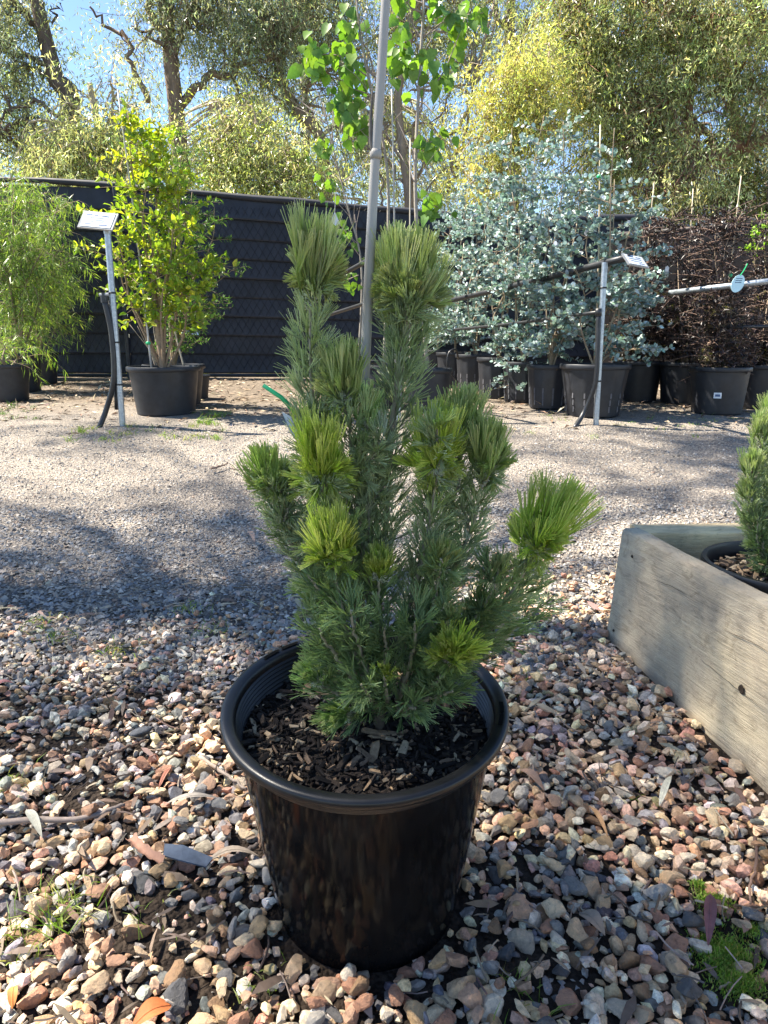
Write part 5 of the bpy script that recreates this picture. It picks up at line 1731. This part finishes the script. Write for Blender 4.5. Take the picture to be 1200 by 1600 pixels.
gum_tree('wattle', 'rounded olive wattle above the fence left of the bamboo stake', (W(410, 560, 11.8)[0], 11.8), wl(11.8, (410, 330), (412, 250), (400, 190)),
         [(wl(11.8, (410, 290), (380, 240), (360, 200)), .03, .01), (wl(11.8, (410, 290), (445, 250), (455, 215)), .03, .01)],
         [Bl(400, 255, 11.8, 60, 55, 72), Bl(455, 272, 11.6, 45, 40, 44), Bl(345, 225, 11.9, 40, 55, 26), Bl(330, 280, 11.7, 40, 30, 22), Bl(380, 185, 12, 35, 30, 10)], OLIVE + BUSHY, bark=(.3, .24, .18), r0=.07, leafL=.075, leafW=.018, per=140, group='wattles beyond the fence')
gum_tree('gum_tree', 'twiggy half bare gum behind the saplings in the centre', (W(650, 560, 13.0)[0], 13.0), wl(13, (640, 320), (630, 240), (622, 150), (640, 60), (635, -40)),
         [(wl(13, (700, 300), (722, 220), (735, 150), (745, 120)), .03, .01), (wl(12.8, (700, 210), (730, 175), (750, 140), (765, 145), (790, 150)), .03, .012), (wl(13, (640, 270), (600, 200), (585, 120)), .03, .01), (wl(13, (640, 290), (680, 230), (700, 150)), .03, .01),
          (wl(13, (630, 240), (655, 180), (665, 110)), .025, .01), (wl(13, (650, 320), (690, 270), (740, 240)), .02, .01), (wl(13, (640, 300), (610, 260), (570, 230)), .025, .01), (wl(13, (600, 330), (590, 260), (560, 190)), .02, .01)],
         [Bl(620, 50, 13.4, 60, 60, 30), Bl(700, 60, 13.4, 60, 60, 28), Bl(590, 140, 13.6, 40, 50, 14), Bl(690, 150, 13.6, 55, 40, 12), Bl(730, 0, 13.4, 60, 50, 26), Bl(650, -70, 13.4, 120, 50, 30), Bl(560, 240, 13.5, 50, 50, 12), Bl(620, 230, 13.8, 50, 50, 8), Bl(720, 250, 13.4, 40, 40, 8)], OLIVE, bark=(.28, .22, .18), r0=.10)
gum_tree('gum_tree', 'gum with a dark trunk at the top right of centre', (W(805, 560, 14.5)[0], 14.5), wl(14.5, (800, 330), (802, 150), (797, 60), (800, -50)),
         [(wl(14.5, (800, 60), (780, 30), (768, 0)), .04, .02), (wl(14.5, (800, 70), (830, 30), (850, -10)), .05, .02)],
         [Bl(790, 60, 14.8, 40, 40, 9), Bl(820, 20, 14.5, 50, 50, 14), Bl(760, 40, 15, 40, 40, 8), Bl(800, -70, 14.5, 110, 60, 40)], GREY, bark=(.18, .13, .11))
gum_tree('wattle', 'yellow-leaved wattle right of the tall sapling', (W(800, 560, 11.8)[0], 11.8), wl(11.8, (800, 320), (805, 240), (800, 150)),
         [(wl(11.8, (800, 280), (770, 210), (765, 150)), .03, .01), (wl(11.8, (803, 250), (835, 180), (850, 130)), .03, .01)],
         [Bl(815, 140, 11.8, 50, 50, 60), Bl(775, 200, 11.8, 40, 45, 36), Bl(850, 190, 11.9, 40, 50, 36), Bl(840, 95, 12, 35, 30, 16), Bl(790, 260, 11.9, 40, 40, 24), Bl(745, 290, 11.9, 30, 40, 14)], WATT, bark=(.3, .24, .18), r0=.07, leafL=.08, leafW=.018, per=120, group='wattles beyond the fence')
gum_tree('gum_tree', 'big dense olive gum filling the top right corner', (W(1290, 560, 12.5)[0], 12.5), wl(12.5, (1275, 330), (1260, 200), (1200, 60), (1150, -60)),
         [(wl(12.3, (1275, 215), (1180, 222), (1140, 236), (1100, 246)), .12, .05), (wl(12.4, (1078, 200), (1076, 140), (1090, 112), (1100, 70), (1130, 20)), .06, .03), (wl(12.4, (1100, 246), (1078, 200), (1040, 150), (1035, 130)), .06, .02), (wl(12.4, (1075, 150), (1050, 140), (1030, 160)), .06, .03),
          (wl(12.4, (1260, 200), (1180, 140), (1140, 130), (1080, 190)), .05, .015), (wl(12.5, (1200, 60), (1060, 20), (960, -10), (900, -40)), .07, .03), (wl(12.5, (1180, 40), (1010, 60), (930, 70)), .05, .015)],
         [Bl(930, 60, 12.5, 70, 60, 78), Bl(1030, 40, 12.5, 70, 60, 76), Bl(1130, 50, 12.4, 80, 60, 82), Bl(900, 150, 12.5, 45, 45, 34), Bl(970, 140, 12.5, 60, 45, 56), Bl(1010, 210, 12.3, 50, 40, 44), Bl(1150, 130, 12.4, 60, 30, 34), Bl(1180, 190, 12.2, 40, 30, 22), Bl(1090, 90, 12.5, 50, 30, 26),
          Bl(1050, 275, 12.0, 60, 35, 46), Bl(960, 260, 12.2, 40, 50, 30), Bl(1010, 320, 11.8, 60, 30, 36), Bl(880, 20, 12.8, 50, 50, 34), Bl(1050, -70, 12.5, 180, 60, 80), Bl(1250, 80, 12.4, 60, 80, 44)], OLIVE, bark=(.20, .115, .075), r0=.22)
gum_tree('gum_tree', 'dark green gum behind the big olive gum at right', (W(1180, 560, 14.5)[0], 14.5), wl(14.5, (1160, 330), (1150, 200), (1130, 60)),
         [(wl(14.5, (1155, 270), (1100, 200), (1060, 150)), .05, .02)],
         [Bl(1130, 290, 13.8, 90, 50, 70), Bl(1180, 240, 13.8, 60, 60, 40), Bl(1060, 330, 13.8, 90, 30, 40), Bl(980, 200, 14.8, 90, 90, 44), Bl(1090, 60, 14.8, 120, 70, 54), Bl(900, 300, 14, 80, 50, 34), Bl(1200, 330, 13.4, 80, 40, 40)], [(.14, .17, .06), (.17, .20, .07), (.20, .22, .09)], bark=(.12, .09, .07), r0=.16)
gum_tree('gum_tree', 'distant pale gum seen through the gaps above the fence', (W(480, 560, 19)[0], 19.0), wl(19, (470, 330), (480, 200), (470, 90)),
         [(wl(19, (475, 260), (420, 200), (380, 150)), .06, .02), (wl(19, (475, 230), (540, 180), (590, 150)), .06, .02)],
         [Bl(500, 270, 19, 120, 60, 60), Bl(620, 290, 19, 120, 50, 50), Bl(330, 270, 19, 90, 50, 34), Bl(720, 300, 19, 90, 50, 36), Bl(560, 190, 19.5, 90, 50, 22), Bl(450, 160, 19.5, 60, 50, 14), Bl(210, 270, 19, 90, 40, 30)], GREY, bark=(.3, .26, .22), leafL=.14, leafW=.028, per=90)

# the gums at the left whose shade falls over the foreground
su = np.array(to_sun)
def shade_point(x, y, h):
    g = float(gz(y))
    t = (h - g) / su[2]
    return np.array([x, y, g]) + su * t
shade_blobs = []
for (x, y, rad_, nc) in [(-.3, .9, .75, 9), (.36, .98, .22, 3), (-1.0, 1.6, .7, 8), (-1.0, 2.5, .7, 13), (-.2, 2.5, .55, 7), (.80, 1.75, .25, 5), (1.0, 1.5, .3, 3), (.55, 1.42, .3, 4), (.75, 1.22, .25, 3), (2.1, 3.5, .7, 10), (-2.6, 3.0, .6, 9), (-1.7, 4.9, .5, 8), (-.7, 3.3, .35, 4), (2.4, 4.6, .9, 14), (.4, 5.0, .7, 10), (-1.9, .9, .7, 9), (-3.4, 4.4, .8, 12), (.6, 3.6, .3, 3)]:
    shade_blobs.append((shade_point(x, y, 12.0 + rng.uniform(-.8, 1.0)), rad_ * .95, rad_ * .95, .5, nc))
tb = shade_point(-1.2, 2.0, 11.0)[:2]
cen = shade_point(-.5, 2.2, 10.0)
gum_tree('gum_tree', 'tall gum standing out of the picture at left, shading the foreground', tb, [np.array([tb[0] + .1, tb[1], 3.5]), np.array([tb[0] + .3, tb[1] + .1, 7.0]), cen, cen + np.array([.5, .2, 3.0])],
         [([cen, (cen + c) / 2 + np.array([0, 0, .5]), c + np.array([0, 0, .15])], .05, .012) for (c, a, b_, d_, e_) in shade_blobs], shade_blobs, GREY, leafL=.15, leafW=.034, per=95, hang=.6, csig=.24, group=None, r0=.2)

# ------------------------------------------------------------------ low plants and litter on the ground
def tuft(mb, c, n, h, spread, cols, w=.003):
    a = rng.uniform(0, 6.283, n)
    lean = rng.uniform(.1, 1.0, n) * spread
    d = np.stack([np.cos(a) * lean, np.sin(a) * lean, np.ones(n)], -1)
    L = h * rng.uniform(.5, 1.2, n)
    p0 = np.asarray(c) + np.stack([rng.normal(0, spread * .02, n), rng.normal(0, spread * .02, n), np.zeros(n)], -1)
    p1 = p0 + nrm(d) * (L * .5)[:, None]
    d2 = d.copy(); d2[:, 2] = .2
    p2 = p1 + nrm(d2) * (L * .5)[:, None]
    PP = np.stack([p0, p1, p2], 1)
    C = np.repeat(jit(cols, n)[:, None], 3, 1)
    mb.ribbons(PP, np.tile([1, .8, .15], (n, 1)) * w, C)


GR = [(.14, .24, .04), (.20, .30, .06), (.27, .34, .09)]
STRAW = [(.42, .40, .16), (.36, .38, .13), (.26, .33, .08)]
m_ = MB()
for _ in range(26):
    q = G(rng.uniform(90, 380), rng.uniform(668, 692)); tuft(m_, q, 16, rng.uniform(.03, .08), 1.1, STRAW if rng.random() < .6 else GR, .004)
for _ in range(16):
    q = G(rng.uniform(295, 360), rng.uniform(640, 665)); tuft(m_, q, 14, rng.uniform(.04, .09), 1.0, GR, .004)
for _ in range(18):
    q = G(rng.uniform(0, 60), rng.uniform(605, 660)); tuft(m_, q, 14, rng.uniform(.03, .06), 1.0, [(.07, .14, .03), (.1, .18, .04)], .004)
for _ in range(30):
    q = G(rng.uniform(820, 1160), rng.uniform(640, 690)); tuft(m_, q, 10, rng.uniform(.02, .05), 1.1, GR, .003)
for _ in range(60):
    q = W(rng.uniform(60, 460), 584, rng.uniform(9.7, 11)); q[2] = float(gz(q[1])); tuft(m_, q, 18, rng.uniform(.05, .14), 1.0, STRAW, .012)
m_.build('driveway_grass', M['grass'], ground, kind='stuff')
LABW = ['thin grass tuft among pebbles, upper left', 'small grass tuft in pebbles left of the big pot', 'grass tuft on pebbles near the driveway edge', 'low grass tuft beside the left driveway edge', 'straggly pale weed in the lower left corner', 'green weed at the left picture edge, bottom',
        'small weed under the front of the big pot', 'little leafy weed right of the big pot in the gravel', 'grass tuft at the bottom right of the pot', 'grass patch right of the pot rim', 'weed among pebbles at the left edge', 'grass sprig left of the pot at rim height', 'yellow-green weed left of the pot foot']
WE = [(185, 1020, 26, .035), (295, 955, 26, .03), (65, 975, 22, .03), (95, 1000, 24, .035), (95, 1440, 36, .07), (12, 1500, 20, .04), (405, 1548, 14, .022), (975, 1262, 8, .03), (815, 1570, 14, .05), (805, 1072, 34, .03), (15, 1235, 24, .04), (330, 985, 20, .03), (217, 1440, 10, .035)]
for (px, py, n_, h_), lab in zip(WE, LABW):
    q = G(px, py)
    w_ = thing('grass_tuft', lab, 'grass', tuple(q))
    m_ = MB(); tuft(m_, q + np.array([0, 0, .006]), n_ * 2, h_, 1.5, STRAW + GR if h_ > .045 else GR + STRAW[:1], .0024)
    m_.build('blades', M['grass'], w_, kind='stuff')
# moss
m_ = MB()
for c, r_ in MOSS:
    n_ = int(5200 * (r_ / .085) ** 2)
    q = np.abs(rng.normal(0, .5, n_)) * r_; a = rng.uniform(0, 6.283, n_)
    q = np.minimum(q, r_ * 1.25)
    x = c[0] + q * np.cos(a) * 1.0; y = c[1] + q * np.sin(a) * .8
    z = gnd(x, y) + .012 * np.exp(-(q / r_) ** 2) + rng.uniform(0, .004, n_)
    d = rng.normal(0, .5, (n_, 3)) + np.array([0, 0, 1])
    m_.leaves(np.stack([x, y, z], -1), d, rng.normal(size=(n_, 3)), rng.uniform(.006, .012, n_), .0026, jit([(.21, .34, .06), (.27, .42, .07), (.38, .50, .13), (.16, .27, .05), (.42, .40, .14)], n_), 'diamond')
tag(m_.build('moss', M['grass'], None), 'bright green moss patch spreading over the gravel at lower right', 'moss', kind='stuff')

# litter near the fence and pots: too small to count
n_ = 4200
x = rng.uniform(-5, 5, n_); y = rng.uniform(5.0, 9.2, n_) - .3 * rng.random(n_)
kx = rng.random(n_) < np.clip((y - 4.9) / 1.5, .1, 1)
x, y = x[kx], y[kx]; n_ = len(x)
d = np.stack([rng.normal(size=n_), rng.normal(size=n_), rng.normal(0, .2, n_)], -1)
m_ = MB().leaves(np.stack([x, y, gnd(x, y) + .012], -1), d, np.stack([rng.normal(0, .35, n_), rng.normal(0, .35, n_), np.ones(n_)], -1), rng.uniform(.05, .12, n_), rng.uniform(.012, .026, n_), jit([(.28, .20, .13), (.36, .28, .19), (.18, .12, .08), (.42, .35, .26)], n_), 'diamond')
m_.build('leaf_litter', M['litter'], ground, kind='stuff')
# twiglets and chips between the pebbles
m_ = MB()
n_ = 1900
x = rng.uniform(-1.6, 1.2, n_); y = .6 + 2.0 * rng.random(n_)
kx = ~in_planter(np.stack([x, y], -1), .03) & (np.hypot(x - POT_C[0], y - POT_C[1]) > .2)
for xx, yy in zip(x[kx], y[kx]):
    L = rng.uniform(.02, .07); a = rng.uniform(0, 6.283); z = float(gnd(xx, yy)) + rng.uniform(.012, .032)
    d = np.array([math.cos(a), math.sin(a), rng.normal(0, .2)]) * L / 2
    p = np.array([xx, yy, z])
    if rng.random() < .5:
        m_.tube(spline([p - d, p + rng.normal(0, .004, 3), p + d], 4), rng.uniform(.0008, .0022), 4, jit([(.16, .12, .09), (.30, .24, .18), (.10, .075, .06)], 1)[0])
    else:
        m_.leaves(p[None] - d, d[None], np.array([[rng.normal(0, .4), rng.normal(0, .4), 1.]]), L, L * rng.uniform(.12, .3), jit([(.20, .14, .10), (.32, .25, .18), (.12, .085, .065)], 1), 'sickle')
m_.build('bark_litter', M['litter'], ground, kind='stuff')


def on_ground(px, py, lift=.024):
    return G(px, py, lift)


def stick(label, pts, r, col=(.20, .16, .13)):
    q = [on_ground(*p) for p in pts]
    o = thing('stick', label, 'stick', tuple(q[0]))
    pth = spline(q, 16)
    pth[1:-1] += rng.normal(0, .0015, pth[1:-1].shape)
    MB().tube(pth, np.linspace(r, r * .55, 16), 8, col).build('wood', M['twig'], o, smooth=True)


stick('long grey stick lying at the left picture edge level with the pot', [(-40, 1286), (60, 1282), (130, 1278), (170, 1266), (195, 1258)], .0068, (.26, .21, .18))
stick('short brown stick left of the pot, tilted up to the right', [(165, 1182), (200, 1168), (228, 1156)], .0045, (.15, .10, .075))
stick('stick touching the left side of the big pot', [(312, 1182), (350, 1208), (385, 1232)], .005, (.27, .22, .18))
stick('thin stick ending at the pot wall below the rim', [(345, 1258), (368, 1248), (388, 1240)], .004, (.24, .19, .15))
stick('dark twig leaning on gravel left of the pot above the long stick', [(128, 1098), (155, 1078), (180, 1058)], .0045, (.20, .16, .13))
stick('thin brown twig in front of the planter at the right edge', [(1180, 1308), (1182, 1350), (1172, 1385), (1172, 1412)], .0035, (.17, .11, .085))
stick('pale twig crossing the moss patch', [(1125, 1545), (1148, 1528), (1166, 1508)], .002, (.34, .25, .17))
stick('dark twig right of the pot foot', [(786, 1452), (800, 1425), (814, 1402)], .0032, (.14, .10, .085))
stick('pale twig in the gravel below the planter', [(968, 1365), (1000, 1385), (1022, 1402)], .0028, (.38, .30, .22))
stick('brown twig on the driveway left of the bush', [(330, 732), (345, 728), (356, 724)], .007, (.24, .17, .13))
stick('small dark twig on the driveway nearest the bush', [(362, 732), (375, 734), (388, 734)], .006, (.13, .1, .085))
stick('stick half buried in pebbles beside the left foot of the pot', [(362, 1345), (385, 1332), (402, 1318)], .0075, (.13, .105, .09))


def dry_leaf(name, label, a, b, width, col, shape='sickle', curl=.0):
    p, q = on_ground(*a, .026), on_ground(*b, .026)
    o = thing(name, label, 'leaf', tuple(p))
    L = np.linalg.norm(q - p)
    n = 9
    V = []; d = (q - p); sdv = nrm(np.cross(d, np.array([0, 0, 1.])))
    for i in range(n):
        t = i / (n - 1)
        w = width * math.sin(math.pi * min(1, t ** .8 * .98 + .01)) ** .8
        c = p + d * t + np.array([0, 0, .012 * math.sin(math.pi * t) + .004]) + sdv * curl * L * math.sin(math.pi * t)
        V += [c - sdv * w / 2 + np.array([0, 0, .15 * w]), c, c + sdv * w / 2 + np.array([0, 0, .15 * w])]
    i = np.arange(n - 1) * 3
    Fq = np.concatenate([np.stack([i, i + 1, i + 4, i + 3], -1), np.stack([i + 1, i + 2, i + 5, i + 4], -1)])
    bl = MB().add(np.array(V), [Fq], col).build('blade', M['litter'], o, smooth=True)
    MB().tube([V[3 * k + 1] + np.array([0, 0, .0006]) for k in range(n)], np.linspace(.0009, .0003, n), 4, np.array(col) * 1.25).build('midrib', M['litter'], bl)


dry_leaf('fallen_leaf', 'maroon gum leaf lying on the green moss', (1110, 1400), (1106, 1482), .020, (.20, .085, .085))
dry_leaf('fallen_leaf', 'orange-brown leaf at the bottom edge left of the pot', (268, 1575), (205, 1612), .034, (.42, .13, .04))
dry_leaf('fallen_leaf', 'pale cream gum leaf on gravel in front of the planter', (1030, 1262), (1048, 1215), .014, (.55, .52, .40))
dry_leaf('fallen_leaf', 'long pale gum leaf left of the pot under the rim', (260, 1258), (342, 1250), .016, (.36, .31, .25))
dry_leaf('fallen_leaf', 'tan gum leaf beside the left wall of the pot', (322, 1350), (404, 1340), .018, (.34, .27, .20), curl=-.1)
dry_leaf('fallen_leaf', 'brown folded leaf on gravel right of the pot', (905, 1430), (945, 1465), .030, (.26, .20, .15))
dry_leaf('fallen_leaf', 'long orange-brown leaf on the gravel right of the pot rim', (812, 1205), (850, 1238), .022, (.38, .23, .15))
dry_leaf('fallen_leaf', 'slim orange gum leaf in the gravel below the planter', (920, 1262), (950, 1312), .011, (.44, .25, .12))
dry_leaf('fallen_leaf', 'pink gum leaf at the left picture edge', (-10, 1078), (22, 1070), .02, (.46, .20, .17))
dry_leaf('fallen_leaf', 'grey-green forked leaf crossing the long stick at left', (42, 1268), (66, 1312), .018, (.33, .32, .26))
dry_leaf('fallen_leaf', 'thin red-brown leaf standing in the gravel left of the pot', (248, 1235), (272, 1200), .009, (.34, .14, .09))
dry_leaf('fallen_leaf', 'orange curled leaf in the bottom left corner', (20, 1580), (24, 1545), .014, (.45, .18, .05))
dry_leaf('fallen_leaf', 'tan leaf scrap on the driveway left of the bush', (388, 832), (398, 848), .022, (.42, .28, .20))
# strip of bark and torn plastic
b_ = thing('bark_strip', 'curled reddish strip of bark on the pebbles at lower left', 'bark', tuple(on_ground(205, 1312)))
pth = spline([on_ground(203, 1310, .03), on_ground(222, 1330, .034), on_ground(252, 1348, .03)], 14)
V = []
sdv = nrm(np.cross(pth[-1] - pth[0], np.array([0, 0, 1.])))
for i, p in enumerate(pth):
    w = .020 + .004 * math.sin(i * 1.9)
    for a in (-1, -.5, 0, .5, 1):
        V.append(p + sdv * w * .5 * a + np.array([0, 0, .008 * a * a + rng.normal(0, .0012)]))
i = (np.arange(13)[:, None] * 5 + np.arange(4)[None]).ravel()
MB().add(np.array(V), [np.stack([i, i + 1, i + 6, i + 5], -1)], (.34, .19, .13)).build('strip', M['litter'], b_, smooth=True)
b_ = thing('plastic_scrap', 'torn blue-grey plastic scrap on the pebbles left of the pot', 'scrap', tuple(on_ground(260, 1325)))
M['scrap'] = plain('blue_grey_plastic', (0.05, 0.068, 0.10), 0.7, 0, 0.25, 60, 0.3)
q = [on_ground(257, 1318, .034), on_ground(286, 1320, .038), on_ground(333, 1340, .036), on_ground(322, 1354, .034), on_ground(283, 1344, .036), on_ground(255, 1336, .032)]
q = np.array(q); q2 = q - np.array([0, 0, .003])
i = np.arange(6); j = (i + 1) % 6
MB().add(np.vstack([q, q2]), [[[0, 1, 4, 5], [1, 2, 3, 4], [11, 10, 7, 6], [10, 9, 8, 7]], np.stack([i, i + 6, j + 6, j], -1)]).build('sheet', M['scrap'], b_)
b_ = thing('rock_chunk', 'large dark slate chunk in the gravel left of the pot', 'rock', tuple(on_ground(225, 1140)))
V, F = rock_shape(77, 3)
q = on_ground(224, 1142)
MB().add((V * np.array([.062, .05, .06])) @ rotz(.4).T + q + np.array([0, 0, -.004]), [F], (.075, .08, .09)).build('slate', M['stone_mix'], b_, smooth=True)
